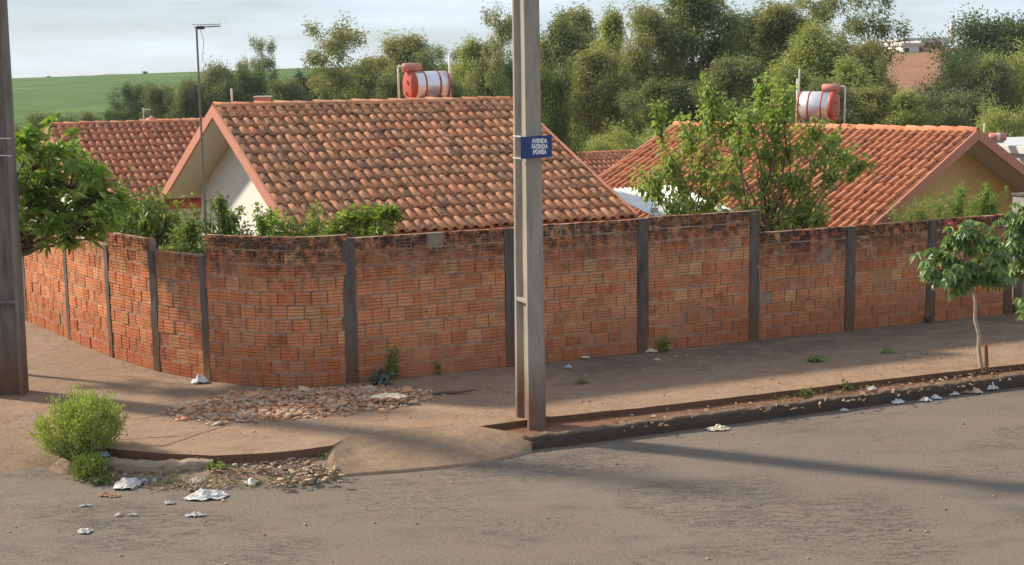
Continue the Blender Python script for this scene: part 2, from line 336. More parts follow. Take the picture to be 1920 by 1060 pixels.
plain('stake_wood', (.2, .1, .06), .9, .1, .2, 9)
plain('petal_red', (.6, .15, .09), .7, .2, .1, 9)
plain('far_white', (.62, .58, .55), .9, .1, .06, .5)
plain('window_dark', (.02, .02, .022), .3, .5, .1)

def leaf_mat(name, stops, trans=.35, rough=.55, spec=.3):
    b = NB(name); col = b.ramp(b.rand(), stops); col = b.mix(b.ramp(b.noise(1.1, 3), [(.3, 0), (.7, .45)]), col, tuple(x*.8 for x in stops[1][1]))
    b.done(col, rough, spec)
    tr = b.n('ShaderNodeBsdfTranslucent'); b.l(b.mix(1.0, col, (1.15, 1.1, .55), 'MULTIPLY'), tr.inputs[0])
    ms = b.n('ShaderNodeMixShader'); ms.inputs[0].default_value = trans; b.l(b.b.outputs[0], ms.inputs[1]); b.l(tr.outputs[0], ms.inputs[2]); b.l(ms.outputs[0], b.o.inputs[0])
    return b.m
G = lambda *a: [(i/(len(a)-1), c) for i, c in enumerate(a)]
leaf_mat('leaf_euc', G((.224, .252, .095), (.269, .297, .112), (.336, .353, .134), (.426, .381, .168), (.190, .213, .090)))
leaf_mat('leaf_euc_dark', G((.161, .196, .081), (.201, .236, .098), (.253, .287, .115), (.172, .196, .086)))
leaf_mat('leaf_euc_light', G((.275, .330, .099), (.319, .380, .116), (.385, .418, .143), (.440, .407, .154)))
leaf_mat('leaf_dark', G((.078, .120, .048), (.102, .150, .058), (.138, .186, .070), (.096, .126, .054)))
leaf_mat('leaf_far', G((.161, .184, .086), (.190, .213, .098), (.230, .247, .109), (.149, .167, .081)))
leaf_mat('leaf_mango', G((.138, .237, .044), (.188, .312, .056), (.250, .388, .075), (.375, .450, .112), (.125, .200, .044)))
leaf_mat('leaf_shrub', G((.108, .180, .042), (.144, .228, .054), (.204, .288, .072), (.336, .360, .084), (.120, .168, .048)))
leaf_mat('leaf_bright', G((.17, .27, .05), (.22, .33, .065), (.28, .38, .085), (.15, .24, .05)), .45)
leaf_mat('leaf_lime', G((.16, .25, .04), (.21, .3, .055), (.26, .33, .08), (.15, .22, .05)), .45)
leaf_mat('leaf_garden', G((.19, .29, .065), (.24, .36, .085), (.32, .44, .115), (.43, .48, .15), (.24, .27, .09)), .5)
leaf_mat('leaf_umbrella', G((.14, .22, .06), (.18, .28, .08), (.24, .34, .115), (.16, .24, .09)), .35, .4, .5)
leaf_mat('leaf_grey', G((.1, .13, .09), (.14, .17, .12), (.17, .2, .14)), .3)
leaf_mat('leaf_fine', G((.24, .32, .06), (.3, .38, .08), (.37, .43, .11), (.44, .42, .17)), .4)
leaf_mat('leaf_dry', G((.34, .22, .12), (.42, .3, .18), (.26, .15, .08), (.48, .38, .26), (.3, .1, .05)), .2, .9, .1)
leaf_mat('grass', G((.1, .14, .03), (.15, .19, .045), (.2, .22, .07), (.24, .22, .09)), .3)
b = NB('crop_field'); n1 = b.noise(.012, 4, .6, stretch=(1, 2.6, 1)); n2 = b.noise(.11, 5, .65, stretch=(.5, 2.5, 1)); n3 = b.noise(1.2, 3, .7)
col = b.mix(b.ramp(n1, [(.35, 0), (.65, 1)]), (.08, .135, .034), (.115, .175, .045)); col = b.mix(b.ramp(n2, [(.42, 0), (.6, .85)]), col, (.045, .088, .022)); col = b.mix(b.ramp(n3, [(.5, 0), (.8, .4)]), col, (.14, .19, .06))
X = b.xyz(); red = b.math('MULTIPLY', b.ramp(b.math('MULTIPLY', b.math('SUBTRACT', X[0], b.math('MULTIPLY', X[1], .05)), .02), [(.1, 0), (.3, 1)]), b.ramp(b.noise(.06, 5, .6), [(.36, 0), (.5, 1)]))
soil = b.mix(b.noise(.5, 5, .7, stretch=(.35, .35, 6)), (.23, .11, .065), (.36, .19, .115))
nearm = b.ramp(b.math('MULTIPLY', X[1], .01), [(.55, 1), (.85, 0)])
col = b.mix(red, col, soil); col = b.mix(b.math('MULTIPLY', nearm, .8), col, b.mix(b.noise(.3, 5, .7), (.13, .1, .05), (.24, .15, .09)))
b.bump(n3, .5, .3); b.done(col, .95, .05)
M = MATS
# ================================================================== THE SETTING
def ss(a, b_, x):
    t = np.clip((x-a)/(b_-a), 0, 1); return t*t*(3-2*t)
WR0, WRD = np.array((-2.17, 18.24)), np.array((.916, .401))              # street wall: start and direction
LEFT = [(-11.9, 28.2), (-8.51, 23.69), (-7.94, 22.93), (-6.91, 21.5), (-5.96, 20.23), (-5.02, 19.17), (-4.13, 18.49)]
def terrain_z(X, Y):
    br = (Y-WR0[1])*WRD[0]-(X-WR0[0])*WRD[1]
    bl = (X+4.13)*.75+(Y-18.49)*.66
    bh = np.minimum(br, bl)-.15
    z = -.08-1.0*ss(0, 1.2, bh)-2.6*ss(6, 60, bh)
    u = X/np.maximum(Y, 5)
    zr = np.interp(u, [-1.2, -.346, -.26, -.154, -.085, 0, .2], [3.0, 4.75, 5.6, 6.5, 6.9, 7, 7])
    far = np.where(Y > 420, (Y-420)*.012, 0)
    zl = (zr+3.68)*np.clip((Y-95)/325, 0, 1)**1.05
    zR = 10.3*ss(70, 195, Y)+.25*np.sin(Y*.55)*ss(90, 110, Y)*(Y < 190)
    k = ss(.03, .2, u)
    return z+zl*(1-k)+zR*k-far
xs = np.unique(np.concatenate([np.linspace(-30, 30, 76), np.sinh(np.linspace(-6.1, 6.1, 110))*7]))
ys = np.unique(np.concatenate([np.linspace(-40, 8, 10), np.linspace(9, 60, 64), np.linspace(62, 460, 120), np.geomspace(470, 1500, 22)]))
XX, YY = np.meshgrid(xs, ys); ZZ = terrain_z(XX, YY)
nx = len(xs); idx = np.arange(XX.size).reshape(XX.shape)
F = np.stack([idx[:-1, :-1], idx[:-1, 1:], idx[1:, 1:], idx[1:, :-1]], -1).reshape(-1, 4)
tag(mesh_obj('terrain', np_mesh('terrain', np.stack([XX, YY, ZZ], -1).reshape(-1, 3), F, True), M['crop_field']), kind='structure')
# far ridge on the horizon
rng = random.Random(3); V = []; k = 90
for i in range(k):
    a = -.75+1.5*i/(k-1); d = 1500; h = -1+3*math.sin(i*.31)+5*math.sin(i*.9+1)
    for dd, z in ((0, -30), (60, h-9), (150, h-4), (400, h-8)): V.append((math.sin(a)*(d+dd), math.cos(a)*(d+dd), z+8))
F = [(i*4+j, (i+1)*4+j, (i+1)*4+j+1, i*4+j+1) for i in range(k-1) for j in range(3)]
tag(MB().add(V, F).build('hills', M['leaf_far'], smooth=True), kind='structure')

def resample(P, n):
    P = np.array([tuple(p) for p in P], float); d = np.r_[0, np.cumsum(np.linalg.norm(np.diff(P, axis=0), axis=1))]
    t = np.linspace(0, d[-1], n); return np.stack([np.interp(t, d, P[:, i]) for i in range(P.shape[1])], -1)
def vnoise(x, y, s=0):
    return (math.sin(x*2.1+s)+math.sin(y*2.7+s*1.7+x*.6)+.6*math.sin(x*5.3+y*4.1+s)+.35*math.sin(x*11.7-y*9.3+s*2)+.25*math.sin(x*23+y*19+s))/3.2
def loft(name, A, B, mat, n=60, m=14, amp=0, crown=0, kind='structure', seed=0, parent=None):
    A = resample(A, n); B = resample(B, n); V = []
    for j in range(m+1):
        v = j/m
        for i in range(n):
            p = A[i]*(1-v)+B[i]*v; e = math.sin(math.pi*v)
            V.append((p[0], p[1], p[2]+e*(crown+amp*vnoise(p[0]*1.7, p[1]*1.7, seed))))
    F = [(j*n+i, j*n+i+1, (j+1)*n+i+1, (j+1)*n+i) for j in range(m) for i in range(n-1)]
    o = MB().add(V, F).build(name, M[mat], parent, smooth=True)
    if kind: tag(o, kind=kind)
    return o
WALLCURVE = [(-4.13, 18.49), (-3.92, 18.37), (-3.68, 18.24), (-3.42, 18.12), (-3.14, 18.04), (-2.9, 18.015), (-2.65, 18.04), (-2.40, 18.12), (-2.17, 18.24)]
def wr(s): return (WR0[0]+WRD[0]*s, WR0[1]+WRD[1]*s)
# road: one asphalt sheet with a slightly cambered surface, up to the foot of the walls
poly = [(-70, -30), (60, -30), wr(62)] + [wr(0)] + [(-4.1, 18.55)] + [(-11.9, 28.3), (-40, 66), (-70, 66)]
bm = bmesh.new(); bm.faces.new([bm.verts.new((x, y, 0)) for x, y in poly]); bmesh.ops.triangulate(bm, faces=bm.faces[:])
me = bpy.data.meshes.new('road'); bm.to_mesh(me); bm.free(); tag(mesh_obj('road', me, M['asphalt']), kind='structure')
# pavement slab: real edge of 20 cm towards the earth strip
EDGE = [(16.5, 22.75), (7.81, 19.17), (7.11, 18.89), (4.87, 18.02), (2.96, 17.21), (1.55, 16.64), (.41, 16.25), (-.42, 15.84), (-.84, 15.91), (-1.39, 15.74), (-1.86, 15.51), (-2.05, 15.10), (-2.39, 14.90), (-2.84, 14.79), (-3.29, 14.73), (-3.91, 14.87), (-4.43, 15.05), (-4.94, 15.32), (-5.3, 16.05), (-5.58, 16.28), (-6.10, 16.02), (-6.9, 15.72), (-9, 16.9), (-21, 31)]
er = random.Random(8); E2 = []
for i in range(len(EDGE)-1):
    a, c = Vector(EDGE[i]), Vector(EDGE[i+1]); n = max(1, int((c-a).length/.22))
    for q in range(n):
        p = a.lerp(c, q/n); E2.append((p.x+er.uniform(-.008, .008), p.y+er.uniform(-.012, .012)))
E2.append(EDGE[-1])
back = [(-14.5, 31.8)]+[(x+.05, y+.05) for x, y in LEFT[:-1]]+[(x, y+.06) for x, y in WALLCURVE]+[(wr(18)[0], wr(18)[1]+.06), (wr(21)[0], wr(21)[1]+.06)]
poly = E2+back
bm = bmesh.new(); f = bm.faces.new([bm.verts.new((x, y, .2)) for x, y in poly])
r_ = bmesh.ops.extrude_face_region(bm, geom=[f]); bmesh.ops.translate(bm, vec=(0, 0, -.24), verts=[v for v in r_['geom'] if isinstance(v, bmesh.types.BMVert)])
bmesh.ops.recalc_face_normals(bm, faces=bm.faces[:]); bmesh.ops.triangulate(bm, faces=[q for q in bm.faces if len(q.verts) > 4])
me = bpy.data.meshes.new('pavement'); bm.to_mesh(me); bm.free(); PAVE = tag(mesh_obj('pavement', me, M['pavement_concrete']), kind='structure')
# contraction joints scored across the slab: thin dark grooves laid as sunken strips
def strip(A, B, wdt, z, name, mat):
    A, B = Vector((*A, 0)), Vector((*B, 0)); d = (B-A); n = 14; s_ = Vector((-d.y, d.x, 0)).normalized(); V = []
    for i in range(n+1):
        p = A+d*(i/n); q = er.uniform(-.012, .012); ww = wdt*er.uniform(.5, 1.1)
        V += [(p.x+s_.x*(q-ww), p.y+s_.y*(q-ww), z), (p.x+s_.x*(q+ww), p.y+s_.y*(q+ww), z)]
    return tag(MB().add(V, [(2*i, 2*i+1, 2*i+3, 2*i+2) for i in range(n)]).build(name, M[mat], PAVE))
def pz(px, py, z=.2): v = atz(px, py, z); return (v.x, v.y)
strip(pz(300, 838), pz(435, 795), .009, .2035, 'joint', 'red_soil')
strip(pz(215, 826), pz(330, 818), .008, .2035, 'joint', 'red_soil')
strip(pz(230, 790), pz(320, 777), .006, .2035, 'joint', 'red_soil')
# earth strip between slab and kerb, and the kerb of the avenue
KF = [(.30, 15.54), (.59, 15.64), (1.5, 16.06), (2.87, 16.64), (4.73, 17.45), (6.91, 18.36), (7.6, 18.64), (16.5, 22.35)]
nrm = Vector((.39, -.92))
kA = [(x-.10*nrm.x, y-.10*nrm.y, .115) for x, y in KF]; kA[0] = (-.30, 15.72, .115); kA[1] = (.35, 15.76, .115)
sB = [(x, y+.05, .125) for x, y in reversed(EDGE[:8])]; sB[0] = (-.42, 15.9, .12)
loft('earth_strip', kA, sB, 'red_soil', 120, 6, .012, .0, seed=2)
kr = random.Random(5)
def kerb_mesh(path, width, top, name, mat, seg=.12, jit=.008):
    P = []
    for i in range(len(path)-1):
        a, c = Vector(path[i]), Vector(path[i+1]); n = max(1, int((c-a).length/seg)); P += [a.lerp(c, q/n) for q in range(n)]
    P.append(Vector(path[-1])); V = []; prof = [(0, -.06), (-.004, .5*top), (.004, top-.03), (.022, top-.006), (.05, top), (width-.02, top), (width, top-.02), (width, -.06)]
    for i, p in enumerate(P):
        t = (P[min(i+1, len(P)-1)]-P[max(i-1, 0)]).normalized(); inn = Vector((-t.y, t.x))
        j1, j2 = kr.uniform(-jit, jit), kr.uniform(-jit, jit)*1.2
        for o_, z in prof:
            q = p+inn*(o_+j1+kr.uniform(-jit, jit)*.5); V.append((q.x, q.y, z+(j2 if z > .02 else 0)))
    k = len(prof); F = [(i*k+j, (i+1)*k+j, (i+1)*k+j+1, i*k+j+1) for i in range(len(P)-1) for j in range(k-1)]
    F += [tuple(range(k)), tuple(reversed(range((len(P)-1)*k, len(P)*k)))]
    return tag(MB().add(V, F).build(name, M[mat], smooth=False), kind='structure')
kerb_mesh([(.10, 15.50), (.2, 15.47)]+KF, .13, .16, 'kerb', 'kerb_shade_face', .08, .013)
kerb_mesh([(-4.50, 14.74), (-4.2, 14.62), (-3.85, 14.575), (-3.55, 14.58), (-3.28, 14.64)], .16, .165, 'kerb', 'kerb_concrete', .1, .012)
# concrete ramp dropped over the gutter, with its rounded return to the kerb
top = [(-2.03, 15.16, .2), (-1.86, 15.51, .205), (-1.39, 15.74, .207), (-.84, 15.91, .207), (-.42, 15.84, .206), (-.1, 15.66, .19), (.22, 15.56, .165)]
bot = [(-1.95, 14.52, -.01), (-1.6, 14.6, -.01), (-1.2, 14.68, -.01), (-.8, 14.8, -.01), (-.4, 14.96, -.01), (-.1, 15.15, -.01), (.2, 15.42, -.01)]
loft('ramp', [(x, y, .032) for x, y, z in bot], [(x+.012, y-.03, -.01) for x, y, z in bot], 'ramp_concrete', 90, 3, .0, .006, seed=5)
bot = [(x, y, .032) for x, y, z in bot]
loft('ramp', top, bot, 'ramp_concrete', 90, 26, .03, .012, seed=4)
A = [(-2.08, 15.14, .2), (-2.06, 15.0, .15), (-2.02, 14.75, .07), (-1.97, 14.5, -.01)]; B = [(-2.16, 15.12, .09), (-2.18, 14.98, .05), (-2.15, 14.73, .02), (-2.1, 14.5, -.01)]
loft('ramp', [(x+.06, y, z) for x, y, z in A], B, 'ramp_concrete', 20, 6, .01, .01, seed=6)
# lit ramp to the side street at the far left
loft('ramp', [(-5.24, 15.75, .12), (-5.30, 16.05, .2), (-5.58, 16.28, .203), (-6.10, 16.02, .203), (-6.9, 15.72, .203)], [(-5.15, 15.15, -.01), (-5.3, 15.02, -.01), (-5.6, 14.86, -.01), (-6.1, 14.62, -.01), (-7.2, 14.2, -.01)], 'ramp_concrete', 50, 12, .008, .03, seed=9)
# broken gutter at the corner: earth, gravel and weeds instead of kerb
topl = [(-5.15, 15.25, .05), (-4.94, 15.34, .1), (-4.43, 15.08, .1), (-3.91, 14.9, .1), (-3.29, 14.76, .1), (-2.84, 14.82, .1), (-2.39, 14.93, .1), (-2.05, 15.0, .1)]
botl = [(-5.2, 14.95, -.01), (-4.75, 14.5, -.01), (-4.2, 14.3, -.01), (-3.7, 14.22, -.01), (-3.1, 14.2, -.01), (-2.6, 14.26, -.01), (-2.2, 14.36, -.01), (-1.9, 14.5, -.01)]
loft('earth_verge', topl, botl, 'gravel_soil', 120, 22, .018, .012, seed=7)

# ================================================================== BRICK WALLS
COURSE, BL = .188, .228
def brick_mesh(seed, dark=False):
    rg = random.Random(seed); h, d, l = COURSE-.013, .115, 1.0
    k = 4; prof = []; pitch = h/k
    for i in range(k):
        z0 = -h/2+i*pitch
        prof += [(0, z0+.006), (0, z0+pitch-.006), (.013, z0+pitch-.004), (.013, z0+pitch+.004)] if i < k-1 else [(0, z0+.006), (0, h/2)]
    prof[0] = (0, -h/2)
    pts = [(y, z) for y, z in prof]+[(d, h/2), (d, -h/2)]
    n = len(pts); V = []
    for sx in (-.5, .5):
        for y, z in pts:
            V.append((sx*l+rg.uniform(-.02, .02)*(1 if 0 <= y < d else 0), y+rg.uniform(-.0025, .0025), z+rg.uniform(-.0015, .0015)))
    F = [(i, n+i, n+(i+1) % n, (i+1) % n) for i in range(n)]+[tuple(range(n)), tuple(reversed(range(n, 2*n)))]
    me = MB().add(V, F).mesh('brick'); me.materials.append(M['brick_clay']); return me
BRICKS = [brick_mesh(i) for i in range(6)]
class Path:
    def __init__(s, pts):
        s.p = [Vector((x, y)) for x, y in pts]; s.c = [0]
        for a, c in zip(s.p, s.p[1:]): s.c.append(s.c[-1]+(c-a).length)
        s.L = s.c[-1]
    def at(s, t):
        t = min(max(t, 0), s.L-1e-6); i = max(j for j in range(len(s.c)-1) if s.c[j] <= t)
        a, c = s.p[i], s.p[i+1]; d = (c-a).normalized(); return a+d*(t-s.c[i]), d
    def proj(s, q):
        q = Vector(q); best = min((((a+(c-a)*k)-q).length, s.c[i]+(c-a).length*k) for i, (a, c) in enumerate(zip(s.p, s.p[1:])) for k in [min(1, max(0, (q-a).dot(c-a)/(c-a).length_squared))]); return best[1]
def brick_wall(label, pts, posts, tops, z0=.2, name='brick_wall', ends=(True, True), pw=.17, gaps=(), seed=0, group=None, post_top=None):
    """posts: arc-length positions; tops: wall top of each panel between neighbouring posts"""
    rg = random.Random(seed); P = Path(pts); o3, _ = P.at(0)
    root = thing(name, label, 'wall', (o3.x, o3.y, z0), 0, group); cnt = 0
    for i in range(len(posts)-1):
        a, c = posts[i]+pw/2, posts[i+1]-pw/2
        if i == 0 and not ends[0]: a = posts[i]
        if i == len(posts)-2 and not ends[1]: c = posts[i+1]
        T = tops[i]; nc = max(1, round((T-z0)/COURSE)); ch = (T-z0)/nc
        ns = max(2, int((c-a)/.15)); V = []
        for q in range(ns+1):
            p, d = P.at(a+(c-a)*q/ns); nm = Vector((d.y, -d.x))
            f, bk = p-nm*.012, p-nm*.1
            V += [(f.x-o3.x, f.y-o3.y, -.1), (f.x-o3.x, f.y-o3.y, T-z0-.01), (bk.x-o3.x, bk.y-o3.y, T-z0-.01), (bk.x-o3.x, bk.y-o3.y, -.1)]
        F = [(q*4+j, (q+1)*4+j, (q+1)*4+(j+1) % 4, q*4+(j+1) % 4) for q in range(ns) for j in range(4)]+[(3, 2, 1, 0), (ns*4, ns*4+1, ns*4+2, ns*4+3)]
        MB().add(V, F).build('mortar', M['mortar'], root)
        V, F = [], []
        for k in range(1, nc):                                            # ragged mortar beds between the courses
            nb2 = max(2, int((c-a)/.05)); b0_ = len(V)
            for q in range(nb2+1):
                p, d = P.at(a+(c-a)*q/nb2); nm = Vector((d.y, -d.x)); f = p-nm*(.007+rg.uniform(-.005, .004)); bk = p-nm*.06; hh = .0095+rg.uniform(-.003, .005); zc = k*ch+rg.uniform(-.003, .003)
                V += [(f.x-o3.x, f.y-o3.y, zc-hh), (f.x-o3.x, f.y-o3.y, zc+hh), (bk.x-o3.x, bk.y-o3.y, zc+hh), (bk.x-o3.x, bk.y-o3.y, zc-hh)]
            F += [(b0_+q*4+j, b0_+(q+1)*4+j, b0_+(q+1)*4+(j+1) % 4, b0_+q*4+(j+1) % 4) for q in range(nb2) for j in range(4)]
        tag(MB().add(V, F).build('mortar_beds', M['mortar_bed'], root), kind='stuff')
        for k in range(nc):
            x = a+.006; first = True; off = (.5 if k % 2 else 1.0)*BL*rg.uniform(.85, 1.1)
            while x < c-.03:
                ln = off if first else BL*rg.choice((1, 1, 1, 1, 1.04, .93))
                first = False
                if c-(x+ln) < .07: ln = c-x
                p, d = P.at(x+ln/2); nm = Vector((d.y, -d.x)); miss = rg.random()
                if miss > -1:
                    pr = rg.gauss(0, .0045)+(0 if miss > .03 else -.007)
                    q = p+nm*pr; o = mesh_obj('brick', rg.choice(BRICKS), None, root, (q.x-o3.x, q.y-o3.y, (k+.5)*ch+rg.uniform(-.003, .003)),
                        (rg.gauss(0, .008), rg.gauss(0, .008), math.atan2(d.y, d.x)+rg.gauss(0, .01)), (ln-rg.uniform(.012, .024), 1, ch/COURSE*.965)); cnt += 1
                x += ln
        # thin mortar capping left on the top course
        capv = []
    for i, s in enumerate(posts):
        if (i == 0 and not ends[0]) or (i == len(posts)-1 and not ends[1]): continue
        tt = [tops[j] for j in (i-1, i) if 0 <= j < len(tops)]; T = (min(tt) if post_top is None else post_top[i])
        p, d = P.at(s); mb = MB(); n = 12
        m = Matrix.Rotation(math.atan2(d.y, d.x), 4, 'Z'); V = []
        for q in range(n+1):
            z = -.1+(T-z0+.1-rg.uniform(0, .012))*q/n
            for x, y in ((-pw/2, -.006), (pw/2, -.006), (pw/2, .13), (-pw/2, .13)):
                v = m @ Vector((x+rg.uniform(-.012, .012), y+rg.uniform(-.006, .004), z)); V.append((v.x+p.x-o3.x, v.y+p.y-o3.y, v.z))
        F = [(q*4+j, q*4+(j+1) % 4, (q+1)*4+(j+1) % 4, (q+1)*4+j) for q in range(n) for j in range(4)]+[(3, 2, 1, 0), tuple(n*4+j for j in range(4))]
        MB().add(V, F).build('concrete_post', M['post_concrete'], root)
    print('wall', label[:30], 'bricks', cnt)
    return root
pl = Path(LEFT)
sl = [pl.proj(p) for p in ((-11.9, 28.2), (-10.1, 25.8), (-8.35, 23.47), (-7.05, 21.69), (-5.98, 20.25), (-5.02, 19.17), (-4.17, 18.52))]
brick_wall('sunlit brick boundary wall stepping along the side street at left, with five thin grey posts', LEFT, sl[1:], [1.85, 1.85, 1.88, 2.08, 1.93], seed=1, pw=.13)
pc = Path(WALLCURVE)
brick_wall('curved brick wall panel rounding the street corner behind the rubble heap', WALLCURVE, [0, pc.L], [2.22], seed=2, ends=(False, False))
sR = [0, .93, 1.3]
pr_ = Path([wr(0), wr(25)]); sr = [pr_.proj(pz(x, y)) for x, y in ((657, 719), (966, 690), (1207, 662), (1412, 639), (1590, 620), (1750, 606), (1888, 589))]
brick_wall('tall brick wall with dark concrete posts in front of the near house, behind the pole', [wr(0), wr(25)], sr[:4], [2.17, 2.18, 2.2], seed=3)
rw = brick_wall('lower brick wall of the right-hand lot, behind the young street tree', [wr(0), wr(25)], sr[3:], [1.86, 1.87, 1.88], seed=4, ends=(False, True), post_top=[1.8, 1.86, 1.87, 1.86])
# grey rendered pillar and wall of the next lot
p6 = wr(sr[6]+.32); g = thing('rendered_wall', 'stained grey rendered wall and taller pillar at the right end of the brick wall', 'wall', (p6[0], p6[1], .2))
ang = math.atan2(WRD[1], WRD[0]); m = Matrix.Rotation(ang, 4, 'Z')
MB().box((0, 0, .93), (.32, .3, 2.06), m).build('pillar', M['grey_render'], g, bevel=.012)
MB().box(m @ Vector((4.2, .02, .8)), (8.06, .16, 1.8), m).build('wall', M['grey_render'], g, bevel=.01)
MB().box((0, 0, 1.985), (.36, .34, .05), m).build('pillar_cap', M['post_concrete'], g, bevel=.01)

# ================================================================== HOUSES
TP, TE, TL = .178, .37, .425           # tile pitch, exposure, length
def tile_mesh(seed):
    rg = random.Random(seed); prof = []
    for i in range(7):
        a = math.pi*(1-i/6); prof.append((.058+.058*math.cos(a), .052*math.sin(a)))
    prof += [(.135, -.006), (.16, -.005), (TP+.004, .004)]
    V = []; n = len(prof); tk = .011
    for (y, sc, lift) in ((0, 1.06, .024), (TL, .9, .0)):
        for x, z in prof:
            xx = .058+(x-.058)*sc if x < .117 else x
            V.append((xx+rg.uniform(-.0015, .0015), y+rg.uniform(-.004, .004), z*sc+lift))
    for (y, sc, lift) in ((0, 1.06, .024), (TL, .9, .0)):
        for x, z in prof:
            xx = .058+(x-.058)*(sc-.16) if x < .117 else x
            V.append((xx, y, (z*(sc-.16) if z > 0 else z)+lift-tk))
    F = []
    for i in range(n-1):
        F += [(i, i+1, n+i+1, n+i), (2*n+i, 3*n+i, 3*n+i+1, 2*n+i+1), (i, 2*n+i, 2*n+i+1, i+1)]
    me = MB().add(V, F).mesh('tile', True)
    at_ = me.attributes.new('tile_uv', 'FLOAT_VECTOR', 'POINT'); at_.data.foreach_set('vector', [q for v in V for q in (v[0]/TP, v[1]/TL, 0)]); return me
def house(label, B, az, L, wd, rise, zb, tmat, wallmat, fascia, n_obj=300, prefer='eave', over=.55, eave_over=.5, seed=0, cat='house', ridge_pieces=True, wall_label=None):
    rg = random.Random(seed); rz = R(90-az); root = thing('house', label, cat, (B[0], B[1], zb), rz)
    ze = B[2]-zb; ang = math.atan2(rise, wd); sl_ = math.hypot(wd, rise); ca, sa = math.cos(ang), math.sin(ang)
    # roof deck = the two slabs that carry the tiles
    def slab(dz0, dz1, y_in=0.0, x0=0.0, x1=None):
        x1 = L if x1 is None else x1; V = []
        for x in (x0, x1):
            V += [(x, y_in, ze+rise*y_in/wd+dz0), (x, wd, ze+rise+dz0), (x, 2*wd-y_in, ze+rise*y_in/wd+dz0), (x, 2*wd-y_in, ze+rise*y_in/wd+dz1), (x, wd, ze+rise+dz1), (x, y_in, ze+rise*y_in/wd+dz1)]
        n = 6; F = [(0, 1, 4, 5), (1, 2, 3, 4), (11, 10, 7, 6), (10, 9, 8, 7)]+[(i, n+i, n+(i+1) % n, (i+1) % n) for i in range(n)]
        return MB().add(V, F)
    roof = slab(-.10, -.045).build('roof', M[tmat], root)
    slab(-.135, -.104, .02, .03, L-.03).build('soffit', M['soffit_cream'], root)
    # tiles
    tms = []
    for q in range(5):
        me = tile_mesh(seed*10+q); me.materials.append(M[tmat]); tms.append(me)
    nc = int(L/TP); x0 = (L-nc*TP)/2; nr = int(math.ceil((sl_-.02)/TE)); cand = []
    for j in range(nr):
        for i in range(nc):
            s_ = j*TE-.05+rg.uniform(-.014, .014)-(.035 if rg.random() < .03 else 0)+.012*math.sin(i*.37+j*.2)
            if s_+TL > sl_+.1: s_ = sl_+.06-TL
            cand.append((j, i, s_))
    order = sorted(cand, key=lambda t: (t[0] if prefer == 'eave' else -t[0], t[1]))
    own, rest = order[:n_obj], order[n_obj:]
    col_j = [rg.gauss(0, .006) for _ in range(nc)]
    def place(i, s_, side):
        off = -.03+rg.uniform(-.003, .003); y = s_*ca-off*sa; z = ze+s_*sa+off*ca
        x = x0+i*TP+col_j[i]+rg.gauss(0, .003)
        return (x, y, z), (ang+rg.gauss(0, .006), rg.gauss(0, .03), rg.gauss(0, .02))
    for j, i, s_ in own:
        l, r = place(i, s_, 0); mesh_obj('tile', rg.choice(tms), None, roof, l, r)
    VS, FS, UV, nb = [], [], [], 0
    arrs = []
    for me in tms:
        co = np.empty(len(me.vertices)*3, np.float32); me.vertices.foreach_get('co', co)
        arrs.append((co.reshape(-1, 3), np.array([p.vertices[:] for p in me.polygons])))
    from mathutils import Euler
    def put(l, r, flip):
        nonlocal nb
        V, F = rg.choice(arrs); Mx = np.array(Euler(r).to_matrix()); Q = V @ Mx.T+np.array(l)
        if flip: Q = Q*np.array([-1, -1, 1])+np.array([L, 2*wd, 0])
        VS.append(Q); UV.append(V/np.array([TP, TL, 1.])*np.array([1, 1, 0])); FS.append(F+nb); nb += len(Q)
    for j, i, s_ in rest: l, r = place(i, s_, 0); put(l, r, False)
    for j, i, s_ in cand: l, r = place(i, s_, 1); put(l, r, True)
    o = mesh_obj('roof_tiles', np_mesh('roof_tiles', np.concatenate(VS), np.concatenate(FS), True), M[tmat], roof); tag(o, kind='stuff'); o.data.attributes.new('tile_uv', 'FLOAT_VECTOR', 'POINT').data.foreach_set('vector', np.concatenate(UV).astype(np.float32).ravel())
    # ridge tiles
    rt = []
    k = int(L/.36); rp_ = L/k
    for q in range(3):
        V = []; n = 9
        for (x, rr) in ((0, .105), (rp_+.03, .088)):
            for i in range(n):
                a = math.pi*i/(n-1); V.append((x, rr*math.cos(a)*1.05, rr*math.sin(a)*.95))
        for (x, rr) in ((0, .09), (rp_+.03, .074)):
            for i in range(n):
                a = math.pi*i/(n-1); V.append((x, rr*math.cos(a)*1.05, rr*math.sin(a)*.95))
        F = []
        for i in range(n-1): F += [(i, n+i, n+i+1, i+1), (2*n+i, 2*n+i+1, 3*n+i+1, 3*n+i), (i, i+1, 2*n+i+1, 2*n+i)]
        me = MB().add(V, F).mesh('ridge_tile', True); me.materials.append(M[tmat]); rt.append(me)
    for i in range(k):
        mesh_obj('ridge_tile', rg.choice(rt), None, roof, (i*rp_-.01, wd, ze+rise-.035+rg.uniform(-.006, .006)), (0, R(1.5), rg.gauss(0, .01)))
    # bargeboards and eave boards
    for x in (-.02, L+.02):
        for sgn in (0, 1):
            V = []
            for xx in (x-.02, x+.02):
                for y, dz0, dz1 in ((0, -.2, .012), (wd, -.2, .012)):
                    yy = y if sgn == 0 else 2*wd-y
                    zz = ze+rise*y/wd
                    V += [(xx, yy, zz+dz0), (xx, yy, zz+dz1)]
            MB().add(V, [(0, 1, 3, 2), (4, 6, 7, 5), (0, 4, 5, 1), (2, 3, 7, 6), (0, 2, 6, 4), (1, 5, 7, 3)]).build('bargeboard', M[fascia], root)
    for y in (-.016, 2*wd+.016):
        MB().box((L/2, y, ze-.125), (L-.05, .03, .15)).build('eave_board', M['fascia_red'], root)
    # walls: box with gables, standing back under the eaves
    o_, e_ = over, eave_over
